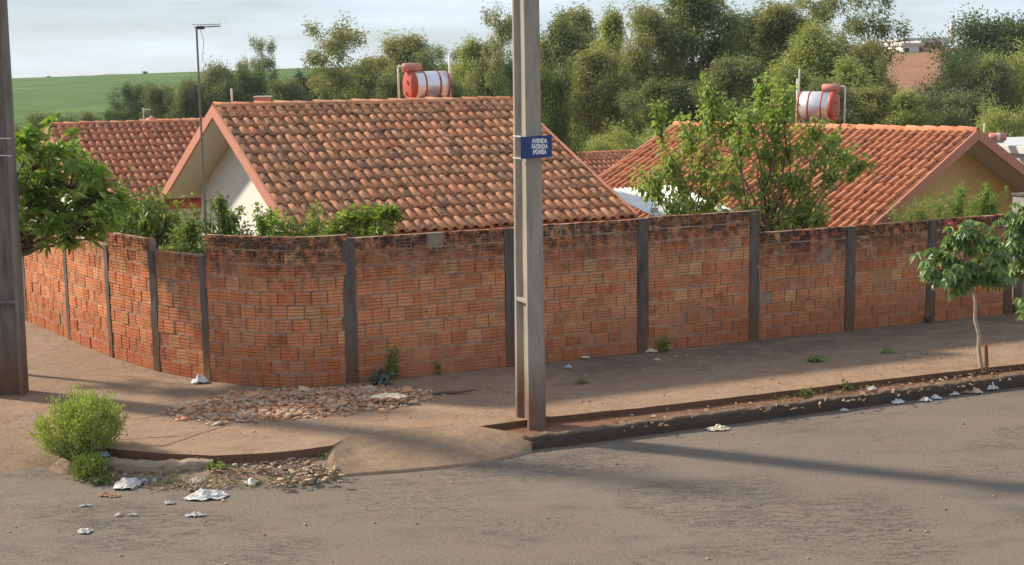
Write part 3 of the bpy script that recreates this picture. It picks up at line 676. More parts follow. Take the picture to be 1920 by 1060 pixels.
    for x in (o_, L-o_):
        zz = lambda y: ze+rise*(y if y <= wd else 2*wd-y)/wd-.14
        V = []
        for xx in (x-.07, x+.07): V += [(xx, e_, 0), (xx, 2*wd-e_, 0), (xx, 2*wd-e_, zz(2*wd-e_)), (xx, wd, zz(wd)), (xx, e_, zz(e_))]
        MB().add(V, [(0, 4, 3, 2, 1), (5, 6, 7, 8, 9)]+[(i, (i+1) % 5, 5+(i+1) % 5, 5+i) for i in range(5)]).build('gable_wall', M[wallmat], root)
    for y in (e_, 2*wd-e_):
        h = ze+rise*e_/wd-.15; MB().box((L/2, y, h/2), (L-2*o_-.142, .13, h)).build('wall', M[wallmat], root)
    return root
# the near house on the corner
house('near house with weathered terracotta tile roof, pink bargeboards and white gable', (-3.19, 20.5, 1.93), 64, 5.88, 4.6, 1.87, -1.0, 'tile_weathered', 'wall_white', 'fascia_pink', seed=1, over=.74)
house('background house at far left with dark red tiled roof above the shrubs', tuple(aty(90, 238, 33.2)+Vector((.438*4.0, -.899*4.0, -1.55))), 64, 5.9, 4.0, 1.6, -1.6, 'tile_darker', 'wall_white', 'fascia_pink', prefer='ridge', seed=2)
rr_ = aty(1832, 243, 27.0); az2 = 135
n2 = Vector((.707, .707, 0)); e2 = Vector((.707, -.707, 0)); L2, W2, H2 = 7.4, 4.7, 1.88
Bz = rr_-e2*L2-n2*W2-Vector((0, 0, H2))
house('right-hand house with bright orange tile roof and ochre gable facing the street', tuple(Bz), az2, L2, W2, H2, -1.3, 'tile_clean', 'wall_ochre', 'fascia_pink', seed=3, over=.75)
h4 = aty(1040, 290, 46); h4b = h4+Vector((.438*3.6, -.899*3.6, -1.4))
house('small distant house roof seen between the two big roofs', tuple(h4b), 64, 7.2, 3.6, 1.4, -3, 'tile_darker', 'wall_grey', 'fascia_pink', n_obj=0, seed=4)
h5 = aty(262, 222, 60); h5b = h5+Vector((.3*4, -.95*4, -1.3))
house('farther low roof peeping over the ridge of the left background house', tuple(h5b), 72, 9, 4, 1.2, -3.4, 'tile_darker', 'wall_grey', 'fascia_pink', n_obj=0, seed=5)
# ================================================================== STREET FURNITURE AND ROOF EQUIPMENT
def h_pole(label, loc, rz, wx, wy, height, mat, plates, zoff=0):
    root = thing('utility_pole', label, 'pole', loc, rz)
    def sec(k):
        X, Y, t, wv = wx/2*k, wy/2*k, .055*k, .045*k
        return [(-X, -Y), (X, -Y), (X, -Y+t), (wv, -Y+t*1.5), (wv, Y-t*1.5), (X, Y-t), (X, Y), (-X, Y), (-X, Y-t), (-wv, Y-t*1.5), (-wv, -Y+t*1.5), (-X, -Y+t)]
    V = []; zs = [-.15]+[height*i/18 for i in range(1, 19)]; rg = random.Random(4)
    for z in zs:
        k = 1-.03*z
        V += [(x+rg.uniform(-.002, .002), y+rg.uniform(-.002, .002), z) for x, y in sec(k)]
    n = 12; F = [(i*n+j, i*n+(j+1) % n, (i+1)*n+(j+1) % n, (i+1)*n+j) for i in range(len(zs)-1) for j in range(n)]
    F += [tuple(reversed(range(n))), tuple(range((len(zs)-1)*n, len(zs)*n))]
    MB().add(V, F).build('shaft', M[mat], root, bevel=.008)
    for z in plates:
        k = 1-.03*z; t = .055*k
        MB().box((0, 0, z), (wx*k-.006, (wy-.11)*k, .045)).build('diaphragm', M[mat], root, bevel=.006)
    return root
SA = math.atan2(WRD[1], WRD[0])
h_pole('weathered concrete utility pole carrying the blue street sign', (.2, 16.15, .1), SA, .225, .40, 9.2, 'pole_concrete', (1.55, 6.2))
lp = h_pole('dark old concrete utility pole cut off by the left edge of the picture', (-6.66, 17.9, .2), R(98), .34, .44, 6.2, 'pole_concrete_old', (1.25, 4.75))
lp.rotation_euler.x = R(1.1)
for z in (3.14, 3.36):
    MB().tube([(.155, -.21, z), (.158, 0, z+.01), (.155, .21, z)], .008, 6).build('wire_band', M['plastic_pale'], lp)
    MB().tube([(-.155, -.21, z), (-.158, 0, z+.01), (-.155, .21, z)], .008, 6).build('wire_band', M['plastic_pale'], lp)
# street sign
sg = thing('street_sign', 'small blue street name plate strapped to the concrete pole', 'sign', (.295, 15.86, 3.46), SA-.06)
V = []; n = 13
for yy in (0, .006):
    for j in range(2):
        for i in range(n):
            x = -.19+.38*i/(n-1); V.append((x, -.02+.25*x*x+yy, (-.125, .125)[j]+.006*math.sin(x*9)))
F = [(i, i+1, n+i+1, n+i) for i in range(n-1)]+[(2*n+i, 3*n+i, 3*n+i+1, 2*n+i+1) for i in range(n-1)]+[(i, 2*n+i, 2*n+i+1, i+1) for i in range(n-1)]+[(n+i, n+i+1, 3*n+i+1, 3*n+i) for i in range(n-1)]
F += [(0, n, 3*n, 2*n), (n-1, 3*n-1, 4*n-1, 2*n-1)]
MB().add(V, F).build('plate', M['sign_blue'], sg)
for i, (txt, z) in enumerate((('AVENIDA', .045), ('FAZENDA', -.018), ('IPOMÉIA', -.081))):
    cu = bpy.data.curves.new('lettering', 'FONT'); cu.body = txt; cu.size = .07; cu.align_x = 'CENTER'; cu.offset = .0028; cu.extrude = .001
    tmp = bpy.data.objects.new('tmp', cu); COL.objects.link(tmp); dg = bpy.context.evaluated_depsgraph_get()
    me = bpy.data.meshes.new_from_object(tmp.evaluated_get(dg)); bpy.data.objects.remove(tmp); me.name = 'lettering'
    me.materials.clear(); mesh_obj('lettering', me, M['sign_white'], sg, (.035, -.0235, z), (R(90), 0, 0), (.62, 1, 1))
for z in (.115, -.135):
    MB().tube([(-.185, -.005, z), (-.15, .08, z), (-.14, .37, z), (.11, .37, z), (.115, .02, z)], .006, 6).build('strap', M['plastic_pale'], sg)
# television aerial on a thin mast
b0 = aty(388, 470, 19.9); tz = aty(388, 50, 19.9).z
an = thing('television_aerial', 'thin rusty aerial mast rising in front of the white gable', 'antenna', (b0.x, b0.y, -1.05))
MB().tube([(0, 0, 0), (0, 0, tz+1.05)], [.019, .014], 8).build('mast', M['rust_pole'], an)
hz = tz+1.05
MB().tube([(-.03, .02, hz-.01), (.36, -.1, hz+.0)], .008, 6).build('boom', M['metal_dark'], an)
for i in range(7):
    x = .02+.05*i; l = .18-.014*i
    MB().tube([(x-.1*l*2, -.03*i/3-l, hz+.02), (x+.1*l*2, -.03*i/3+l, hz+.035)], .005, 5).build('element', M['metal_grey'], an)
MB().box((.06, 0, hz-.015), (.1, .06, .045)).build('junction_box', M['metal_dark'], an)
MB().tube([(.05, 0, hz-.03), (.09, .02, hz-.2), (.06, .02, hz-.42), (.07, .01, hz-.5)], .004, 5).build('loose_cable', M['metal_grey'], an)
# solar boilers (horizontal drums with a small feed drum on top)
def boiler(label, c, az, ln, rad, red_end, small_off):
    root = thing('water_boiler', label, 'tank', (c.x, c.y, c.z-rad), R(90-az))
    def cyl(x0, x1, r, z, n=24, dome=0, y=0):
        prof = [(x0-dome, .05), (x0-dome*.7, r*.6), (x0-dome*.2, r*.93), (x0, r), (x1, r), (x1+dome*.2, r*.93), (x1+dome*.7, r*.6), (x1+dome, .05)] if dome else [(x0, .02), (x0, r), (x1, r), (x1, .02)]
        return MB().tube([(x, y, z) for x, _ in prof], [q for _, q in prof], n)
    cyl(-ln/2, ln/2, rad, rad, dome=.03).build('drum', M['tank_steel'], root, smooth=True)
    s = red_end
    cyl(*sorted((s*(ln/2-.02), s*(ln/2+.09))), rad*1.012, rad, dome=.02).build('end_cap', M['tank_red'], root, smooth=True)
    cyl(*sorted((-s*(ln/2-.005), -s*(ln/2+.03))), rad*1.012, rad, dome=.01).build('end_cap', M['tank_red'], root, smooth=True)
    for x in (-ln*.2, ln*.24): cyl(x-.018, x+.018, rad*1.016, rad).build('band', M['tank_red'], root, smooth=True)
    for zz, yy in ((rad*1.25, -.05), (rad*.45, .02)): MB().tube([(s*(ln/2+.08), yy, zz), (s*(ln/2+.15), yy, zz)], [.045, .03], 10).build('fitting', M['tank_pink'], root)
    x0 = s*(ln/2+.02); cyl(x0-.19-s*.04, x0+.17-s*.04, .088, 2*rad+.07, dome=.02).build('feed_drum', M['tank_pink'], root, smooth=True)
    xp = s*(ln/2+.28)
    MB().tube([(x0+s*.1, 0, 2*rad+.1), (xp-s*.02, 0, 2*rad+.1), (xp, 0, 2*rad+.07), (xp, -.02, -.35)], .022, 8).build('feed_pipe', M['pvc'], root, smooth=True)
    xq = -s*(ln/2+.12); MB().tube([(xq, 0, 2*rad+.28), (xq-s*.0, -.02, -.35)], .022, 8).build('vent_pipe', M['pvc'], root, smooth=True)
    MB().tube([(-s*ln/2, 0, 2*rad-.06), (xq, 0, 2*rad-.06)], .018, 8).build('outlet_pipe', M['pvc'], root, smooth=True)
    for x in (-ln*.33, ln*.33): MB().box((x, 0, -.14), (.06, rad*1.5, .36)).build('cradle', M['metal_grey'], root)
    return root
boiler('steel and red boiler drum on the ridge of the near house', aty(803, 160, 27.3), 64, .68, .27, -1, 0)
boiler('steel and dark red boiler drum on the right-hand house behind foliage', aty(1532, 200, 30.6), 118, .66, .33, 1, 0)
def pipe(label, px, y0, y1, Y, r=.02, mat='pvc', name='vent_pipe'):
    a, c = aty(px, y1, Y), aty(px, y0, Y); o = MB().tube([(0, 0, -.15), (0, 0, c.z-a.z), (0, 0, c.z-a.z+.01)], [r, r, r*.6], 10).build(name, M[mat], smooth=True); o.location = a
    return tag(o, label, 'pipe')
pipe('thin white vent pipe sticking up behind the left end of the near ridge', 435, 167, 192, 25.6, .018)
pipe('tall white pipe left of the boiler on the right-hand roof', 1498, 130, 200, 31.5, .02)
pipe('short white pipe beside the flat roof at far right', 1845, 232, 262, 33, .022)
ch = thing('chimney_cap', 'small clay box chimney behind the near ridge', 'chimney', aty(493, 195, 26.4)); MB().box((0, 0, .02), (.26, .24, .2)).build('stack', M['tank_pink'], ch, bevel=.01); MB().box((0, 0, .135), (.31, .29, .025)).build('cap', M['soffit_cream'], ch, bevel=.006)
ch = thing('roof_mast', 'short mast with small crossbar on the left background roof', 'mast', aty(270, 232, 34)); MB().tube([(0, 0, -.2), (0, 0, .38)], .016, 8).build('mast', M['pvc'], ch); MB().tube([(-.03, 0, .36), (.18, -.03, .33)], .014, 6).build('crossbar', M['pvc'], ch); MB().tube([(0, 0, .28), (.08, 0, .34)], .01, 6).build('brace', M['pvc'], ch)
t = thing('roof_tank', 'little round pink tank on the left background roof', 'tank', aty(284, 234, 35)); MB().tube([(0, 0, -.1), (0, 0, .08), (0, 0, .15), (0, 0, .19)], [.16, .16, .13, .04], 16).build('tank', M['tank_pink'], t, smooth=True); MB().tube([(0, 0, .18), (0, 0, .22)], .035, 10).build('lid', M['soffit_cream'], t)
# lamp on an arm above the right-hand roof
c = aty(1412, 222, 32); d_ = aty(1440, 195, 32)-c
l = thing('yard_lamp', 'white lamp head on a curved arm above the right-hand roof', 'lamp', (c.x, c.y, c.z-.5)); MB().tube([(0, 0, 0), (0, 0, .5), (.06, 0, .5+d_.z*.6), (d_.x*.6, 0, .5+d_.z*.92), (d_.x, 0, .5+d_.z)], .016, 8).build('arm', M['metal_grey'], l, smooth=True)
MB().tube([(d_.x-.09, 0, .5+d_.z-.02), (d_.x-.02, 0, .5+d_.z+.03), (d_.x+.08, 0, .5+d_.z+.02), (d_.x+.16, 0, .5+d_.z-.02)], [.03, .07, .065, .02], 12).build('head', M['lamp_white'], l, smooth=True)
# white corrugated lean-to roof between the houses
c = aty(1145, 362, 26.2); cp = thing('lean_to_roof', 'white corrugated lean-to roof between the two houses', 'roof', (c.x, c.y, c.z), SA)
def corrug(w_, l_, drop, name, mat, parent, pitch=.11, amp=.028):
    nx_ = int(w_/pitch*6); V = []
    for j in range(9):
        for i in range(nx_+1):
            x = w_*i/nx_; V.append((x, -l_*j/8, -drop*j/8+amp*math.sin(2*math.pi*x/pitch)))
    F = [(j*(nx_+1)+i, (j+1)*(nx_+1)+i, (j+1)*(nx_+1)+i+1, j*(nx_+1)+i+1) for j in range(8) for i in range(nx_)]
    o = MB().add(V, F).build(name, M[mat], parent, smooth=True); s_ = o.modifiers.new('thick', 'SOLIDIFY'); s_.thickness = .008; return o
sh = corrug(1.7, 2.1, .32, 'sheet', 'roof_white', cp); sh.location = (0, .5, .02)
for x in (.15, 1.5):
    for y in (.3, -1.4): MB().box((x, y, -1.62), (.1, .1, 2.9)).build('post', M['wall_grey'], cp)
MB().box((.85, .3, -.12), (1.6, .07, .1)).build('beam', M['wall_grey'], cp); MB().box((.85, -1.4, -.4), (1.6, .07, .1)).build('beam', M['wall_grey'], cp)
# flat-roofed neighbour at far right
c = aty(1862, 268, 37); nb_ = thing('flat_roof_house', 'flat-roofed brown house at the far right edge with grey roof slab', 'house', (c.x, c.y, -1.5), R(20)); zt = c.z+1.5
MB().box((3, 0, zt-.12), (6.6, 5, .2)).build('roof_slab', M['roof_slate'], nb_, bevel=.02); MB().box((3, 0, zt-.35), (6.3, 4.7, .27)).build('parapet', M['wall_grey'], nb_); MB().box((3, 0, (zt-.5)/2), (6, 4.4, zt-.5)).build('wall', M['wall_brown'], nb_)
t = thing('roof_tank', 'small red and white drum standing on the flat grey roof', 'tank', aty(1870, 266, 36)); MB().tube([(-.22, 0, .12), (-.2, 0, .12), (.2, 0, .12), (.22, 0, .12)], [.03, .11, .11, .03], 14).build('drum', M['tank_pink'], t, smooth=True); MB().tube([(-.05, 0, .12), (.04, 0, .12)], .113, 14).build('band', M['soffit_cream'], t); MB().box((0, 0, 0), (.3, .12, .06)).build('cradle', M['metal_grey'], t)
# far buildings on the hill
def far_box(label, px, py, w_, h_, d_, Y, mat, wins, roof='roof_slate'):
    c = aty(px, py, Y); root = thing('far_building', label, 'building', (c.x, c.y, c.z), 0); k = Y/FPX
    W, H, D = w_*k, h_*k, d_
    MB().box((0, D/2, H/2-1), (W, D, H+2)).build('wall', M[mat], root); MB().box((0, D/2, H+.12), (W+.5, D+.5, .3)).build('roof', M[roof], root)
    for wx, wy, ww, wh in wins:
        fr = MB().box((wx*k, -.03, wy*k), (ww*k, .12, wh*k)).build('window', M['window_dark'], root); MB().box((wx*k, -.06, (wy-wh/2)*k-.08), (ww*k+.3, .2, .12)).build('sill', M['far_white'], fr)
    return root
far_box('distant pale building with two dark openings on the red hillside', 1711, 104, 36, 19, 8, 182, 'far_white', [(-11, 8, 8, 11), (15, 9, 6, 14)])
far_box('distant brick building block beside the pale one on the hill', 1748, 104, 34, 24, 8, 186, 'wall_brown', [])
far_box('long low roofs on the hill skyline beyond the distant buildings', 1738, 84, 84, 9, 12, 205, 'far_white', [(-20, 4, 5, 4), (0, 4, 5, 4), (22, 4, 5, 4)])
pipe('thin mast on the skyline right of the distant buildings', 1785, 36, 80, 200, .35, 'far_white', 'radio_mast')
# ================================================================== VEGETATION
def unit(a): return a/np.maximum(np.linalg.norm(a, axis=-1, keepdims=True), 1e-9)
def leaf_mesh(name, base, dirs, ln, wd, rs, fold=.3, droop=.15, mat=None):
    n = len(base); d = unit(dirs); q = unit(rs.normal(size=(n, 3))+np.array([0, 0, 1.2])); s = unit(np.cross(d, q)); nn = np.cross(s, d)
    ln = np.broadcast_to(np.asarray(ln, float), (n,))[:, None]; wd = np.broadcast_to(np.asarray(wd, float), (n,))[:, None]
    mid = base+d*ln*.48+nn*fold*wd*.5; z = np.array([0, 0, 1.0])
    tip = base+d*ln-z*droop*ln
    V = np.stack([base, mid+s*wd*.5, tip, mid-s*wd*.5], 1).reshape(-1, 3); i = np.arange(n)[:, None]*4
    F = np.concatenate([i+np.array([0, 1, 2]), i+np.array([0, 2, 3])], 1).reshape(-1, 3)
    me = np_mesh(name, V, F)
    if mat: me.materials.append(M[mat])
    return me
def wob(rg, a, c, n, amp):
    a, c = Vector(a), Vector(c); L = (c-a).length
    return [a.lerp(c, i/n)+Vector((rg.gauss(0, 1), rg.gauss(0, 1), rg.gauss(0, .5)))*amp*L*(math.sin(math.pi*i/n)) for i in range(n+1)]
def tree_parts(seed, H, t0, limb, up, nl, tip_r, per_tip, leaf, mat, bark, r0=.16, sub=3, hang=.5, shape=1.0, spread=1.0, top_heavy=0):
    """tapered trunk with limbs, and a crown of leaf clumps at the limb ends; returns (trunk mesh, crown mesh) about the base"""
    rg = random.Random(seed); rs = np.random.RandomState(seed); mb = MB()
    trunk = wob(rg, (0, 0, -.4), (rg.uniform(-.03, .03)*H, rg.uniform(-.03, .03)*H, H*.97), 8, .012)
    mb.tube(trunk, [r0*(1-.9*i/8) for i in range(9)], 8)
    tips = []; ga = rg.uniform(0, 6)
    for k in range(nl):
        t = t0+(1-t0)*(k+.5)/nl; t = min(.98, t+rg.uniform(-.03, .03)); ga += 2.4+rg.uniform(-.4, .4)
        i = min(7, int(t*8)); p = trunk[i].lerp(trunk[i+1], t*8-i)
        prof = (math.sin(math.pi*min(1, max(.02, ((t-t0)/(1-t0))*.85+.15)))**.6) if not top_heavy else (.35+.65*((t-t0)/(1-t0)))
        L = limb*H*(.35+.65*prof)*rg.choice((.6, .8, .95, 1.1, 1.35))*rg.uniform(.85, 1.15)*shape; ua = up*rg.uniform(.7, 1.25)*(1 if t < .85 else 1.25)
        d = Vector((math.cos(ga)*math.cos(ua)*spread, math.sin(ga)*math.cos(ua)*spread, math.sin(ua)))
        e = p+d*L; P = wob(rg, p, e, 4, .05); mb.tube(P, [r0*.36*(1-t*.6)*(1-.75*j/4) for j in range(5)], 5)
        tips.append((e, 1.0)); tips.append((P[3], .7))
        for q in range(sub):
            b_ = P[rg.choice((2, 3))]; dd = (d+Vector((rg.gauss(0, .6), rg.gauss(0, .6), rg.gauss(.1, .35)))).normalized(); e2_ = b_+dd*L*rg.uniform(.3, .6)
            mb.tube(wob(rg, b_, e2_, 3, .05), [r0*.13*(1-.6*j/3) for j in range(4)], 4); tips.append((e2_, .9))
    tips.append((trunk[-1], 1)); tm = mb.mesh('trunk', True); tm.materials.append(M[bark])
    C = np.array([tuple(p) for p, _ in tips]); W = np.array([w_ for _, w_ in tips])
    n = (per_tip*W*rs.choice([.4, .7, 1.0, 1.3, 1.5], len(W))).astype(int); own = np.repeat(np.arange(len(C)), n); N = len(own)
    rad = (tip_r*rs.uniform(.65, 1.3, len(C)))[own][:, None]
    off = rs.normal(size=(N, 3))*rad*(np.array([.42, .42, .85]) if bark == 'bark_euc' else np.array([.55, .55, .5])); off += rs.standard_t(2.2, size=(N, 3)).clip(-4, 4)*tip_r*.14; base = C[own]+off
    out_ = unit(base-np.array([0, 0, 1])*base[:, 2:3]*1.0*0-np.array([trunk[-1].x*.5, trunk[-1].y*.5, 0])-np.stack([np.zeros(N), np.zeros(N), base[:, 2]-.0], 1)*.0-np.stack([np.zeros(N), np.zeros(N), base[:, 2]], 1))
    dirs = unit(off)*.6+out_*.35+rs.normal(size=(N, 3))*.5+np.array([0, 0, -hang])
    cm = leaf_mesh('crown', base, dirs, leaf[0]*rs.uniform(.6, 1.35, N), leaf[1]*rs.uniform(.7, 1.3, N), rs, .3, .12, mat)
    return tm, cm, H
PROTO = {
 'euc_a': tree_parts(11, 13, .25, .14, .95, 30, .44, 150, (.23, .075), 'leaf_euc', 'bark_euc', hang=.6, sub=5),
 'euc_b': tree_parts(12, 13, .36, .16, .85, 26, .48, 165, (.23, .075), 'leaf_euc', 'bark_euc', hang=.6, sub=5),
 'dark_a': tree_parts(13, 13, .22, .16, .9, 31, .48, 165, (.23, .08), 'leaf_euc_dark', 'bark_euc', hang=.6, sub=5),
 'dark_b': tree_parts(14, 13, .32, .18, .8, 28, .5, 170, (.23, .08), 'leaf_euc_dark', 'bark_euc', hang=.6, sub=5),
 'light_a': tree_parts(15, 12, .15, .17, .9, 31, .46, 150, (.22, .075), 'leaf_euc_light', 'bark_euc', hang=.6, sub=5),
 'light_b': tree_parts(16, 12, .24, .16, .95, 29, .44, 150, (.22, .075), 'leaf_euc_light', 'bark_euc', hang=.6, sub=5),
 'sparse_a': tree_parts(17, 14, .58, .16, .8, 16, .42, 105, (.22, .085), 'leaf_euc', 'bark_euc', r0=.12, top_heavy=1),
 'sparse_b': tree_parts(18, 14, .66, .15, .7, 13, .42, 100, (.22, .085), 'leaf_euc_dark', 'bark_euc', r0=.12, top_heavy=1),
 'broad_a': tree_parts(19, 9, .2, .38, .6, 30, .85, 230, (.24, .13), 'leaf_far', 'bark_brown', r0=.2, hang=.15),
 'broad_b': tree_parts(20, 9, .18, .40, .55, 30, .85, 230, (.24, .13), 'leaf_dark', 'bark_brown', r0=.2, hang=.15),
 'broad_c': tree_parts(21, 8, .12, .42, .55, 28, .8, 230, (.23, .12), 'leaf_euc_light', 'bark_brown', r0=.18, hang=.15),
}
WID = {k: (lambda v: np.percentile(v, 98)-np.percentile(v, 2))(np.array([q.co.x for q in cm.vertices][::7])) for k, (tm, cm, H) in PROTO.items()}
TOPZ = {k: np.percentile(np.array([q.co.z for q in cm.vertices][::5]), 99.7) for k, (tm, cm, H) in PROTO.items()}
tr_rng = random.Random(77)
def plant_tree(px, top, wpx, Y, proto, label, name='tree', group=None, cat='tree'):
    tm, cm, H = PROTO[proto]; p = aty(px, top, Y); gz = float(terrain_z(np.array(p.x), np.array(Y)))
    sz = (p.z-gz)/TOPZ[proto]; sx = wpx*Y/FPX/WID[proto]*(.97 if proto[:3] in ('euc', 'dar', 'lig') else 1)
    root = thing(name, label, cat, (p.x, Y, gz), tr_rng.uniform(0, 6.28), group); root.scale = (sx, sx, sz)
    mesh_obj('trunk', tm, None, root); mesh_obj('crown', cm, None, root); return root
EU = 'eucalyptus belt behind the houses'
for a in [
 (1045, 32, 95, 70, 'dark_a', 'dark green tree rising just right of the concrete pole top'),
 (1082, 16, 100, 84, 'euc_a', 'tall eucalyptus, second crown right of the concrete pole'),
 (1150, 20, 95, 80, 'light_b', 'yellowish eucalyptus with rounded top, third crown right of the pole'),
 (1215, 10, 115, 77, 'euc_b', 'tall eucalyptus directly left of the tallest dark crown'),
 (1312, -25, 175, 79, 'dark_b', 'tallest dark eucalyptus whose top leaves the picture in the middle of the belt'),
 (1392, 22, 110, 86, 'dark_a', 'dark eucalyptus behind the right shoulder of the tallest crown'),
 (1462, 6, 125, 80, 'euc_a', 'tall olive eucalyptus above the leafy garden tree'),
 (1545, 48, 135, 74, 'light_a', 'bright green eucalyptus above the right-hand boiler'),
 (1538, -25, 80, 92, 'sparse_a', 'thin sparse crown rising behind the bright eucalyptus above the boiler'),
 (1622, -25, 110, 85, 'sparse_b', 'open dark crown at the top edge left of the distant buildings'),
 (1628, 74, 80, 73, 'euc_b', 'eucalyptus immediately left of the distant buildings'),
 (1595, 112, 120, 67, 'light_b', 'lower light green tree right of the boiler'),
 (1255, 150, 120, 63, 'dark_a', 'lower dark tree in front of the tall belt, above the white roof'),
 (1478, 122, 120, 59, 'light_a', 'lower light tree just left of the boiler'),
 (1118, 92, 130, 66, 'euc_b', 'lower olive tree in front of the belt, right of the pole'),
 (1372, 108, 130, 62, 'dark_b', 'lower dark tree behind the left part of the garden tree'),
 (1690, 172, 120, 62, 'light_b', 'low bushy tree above the ridge of the right-hand house'),
 (1545, 150, 120, 56, 'dark_a', 'short dark tree directly behind the boiler'),
 (1630, 165, 120, 58, 'euc_a', 'short olive tree behind the right-hand ridge, left half'),
]: plant_tree(*a, name='eucalyptus_tree', group=EU)
LB = 'tree line below the green field'
for a in [
 (640, 36, 100, 88, 'sparse_a', 'tall sparse tree standing against the sky left of the boiler'),
 (497, 70, 48, 106, 'sparse_b', 'slender tree with small tufted top above the left end of the ridge'),
 (455, 104, 34, 108, 'sparse_a', 'small thin tree top left of the tufted slender tree'),
 (762, 64, 125, 96, 'euc_b', 'broad olive crown above the steel boiler'),
 (702, 108, 100, 100, 'euc_a', 'olive tree left of the steel boiler'),
 (890, 76, 105, 86, 'light_b', 'olive tree between the boiler and the concrete pole'),
 (838, 84, 70, 102, 'sparse_b', 'thin tree right behind the vent pipe of the boiler'),
 (945, 8, 62, 80, 'sparse_a', 'tall sparse tree immediately left of the concrete pole top'),
 (256, 156, 75, 112, 'broad_b', 'dark round tree, leftmost of the belt under the field'),
 (303, 160, 70, 106, 'broad_a', 'grey green round tree second from the left in the belt'),
 (345, 152, 70, 104, 'broad_a', 'round tree left of the aerial mast in the belt'),
 (410, 122, 95, 104, 'broad_a', 'taller round tree directly right of the aerial mast'),
 (468, 128, 90, 102, 'broad_b', 'dark round tree below the tufted slender tree'),
 (530, 150, 90, 100, 'broad_a', 'low tree above the left part of the near ridge'),
 (590, 132, 90, 104, 'broad_b', 'dark tree below and left of the tall sparse tree'),
 (655, 120, 95, 96, 'broad_a', 'tree at the foot of the tall sparse tree'),
 (735, 140, 100, 90, 'broad_a', 'low tree directly behind the feed pipe of the boiler'),
 (865, 128, 100, 84, 'broad_c', 'low light tree right of the steel boiler'),
 (925, 112, 90, 82, 'broad_a', 'round tree touching the left side of the pole'),
 (975, 100, 95, 78, 'broad_b', 'dark tree hidden mostly behind the concrete pole'),
 (820, 150, 100, 80, 'broad_a', 'low dark tree behind the steel drum'),
 (110, 216, 80, 70, 'broad_b', 'dark low bush tree above the left roof corner'),
 (165, 211, 60, 78, 'broad_a', 'small bush tree above the left background ridge'),
 (222, 203, 70, 84, 'broad_b', 'bush tree in front of the dark round tree, over the left ridge'),
 (62, 214, 60, 74, 'broad_a', 'small bush beside the left pole below the field'),
]: plant_tree(*a, name='tree', group=LB)
for px, top, w_, lab in ((272, 134, 9, 'tiny lone tree on the skyline of the green field'), (91, 143, 7, 'tiny leftmost bush on the skyline of the green field'), (155, 142, 8, 'tiny low bush on the field skyline between the other two')):
    plant_tree(px, top, w_, 415, 'broad_b', lab, name='tree', group='tiny trees on the field skyline')
RB = 'trees on the slope at right'
for a in [
 (1862, 26, 190, 100, 'broad_b', 'big dark spreading tree on the skyline at right'),
 (1815, 95, 110, 98, 'broad_b', 'dark tree under the left side of the big skyline tree'),
 (1905, 92, 130, 84, 'broad_c', 'light green round tree at the right edge below the skyline tree'),
 (1832, 115, 130, 82, 'broad_a', 'green round tree in the middle of the right slope'),
 (1800, 175, 130, 68, 'broad_a', 'tree just above the apex of the right-hand gable'),
 (1885, 195, 120, 62, 'broad_c', 'bushy tree above the flat grey roof'),
 (1745, 178, 100, 66, 'broad_a', 'low tree on the slope left of the gable apex'),
]: plant_tree(*a, name='tree', group=RB)
MB_ = 'bushes between the houses and the belt'
for a in [
 (1040, 122, 80, 37, 'broad_b', 'glossy dark tree close behind the pole at roof height'),
 (1108, 250, 110, 54, 'broad_c', 'low green bush right of the near roof rake'),
 (1225, 238, 150, 56, 'broad_c', 'bright rounded bush above the small distant roof'),
]: plant_tree(*a, name='tree', group=MB_)
for px, s in ((252, 7), (90, 2.5), (155, 2.2), (205, 2), (390, 3), (340, 2)):
    pass

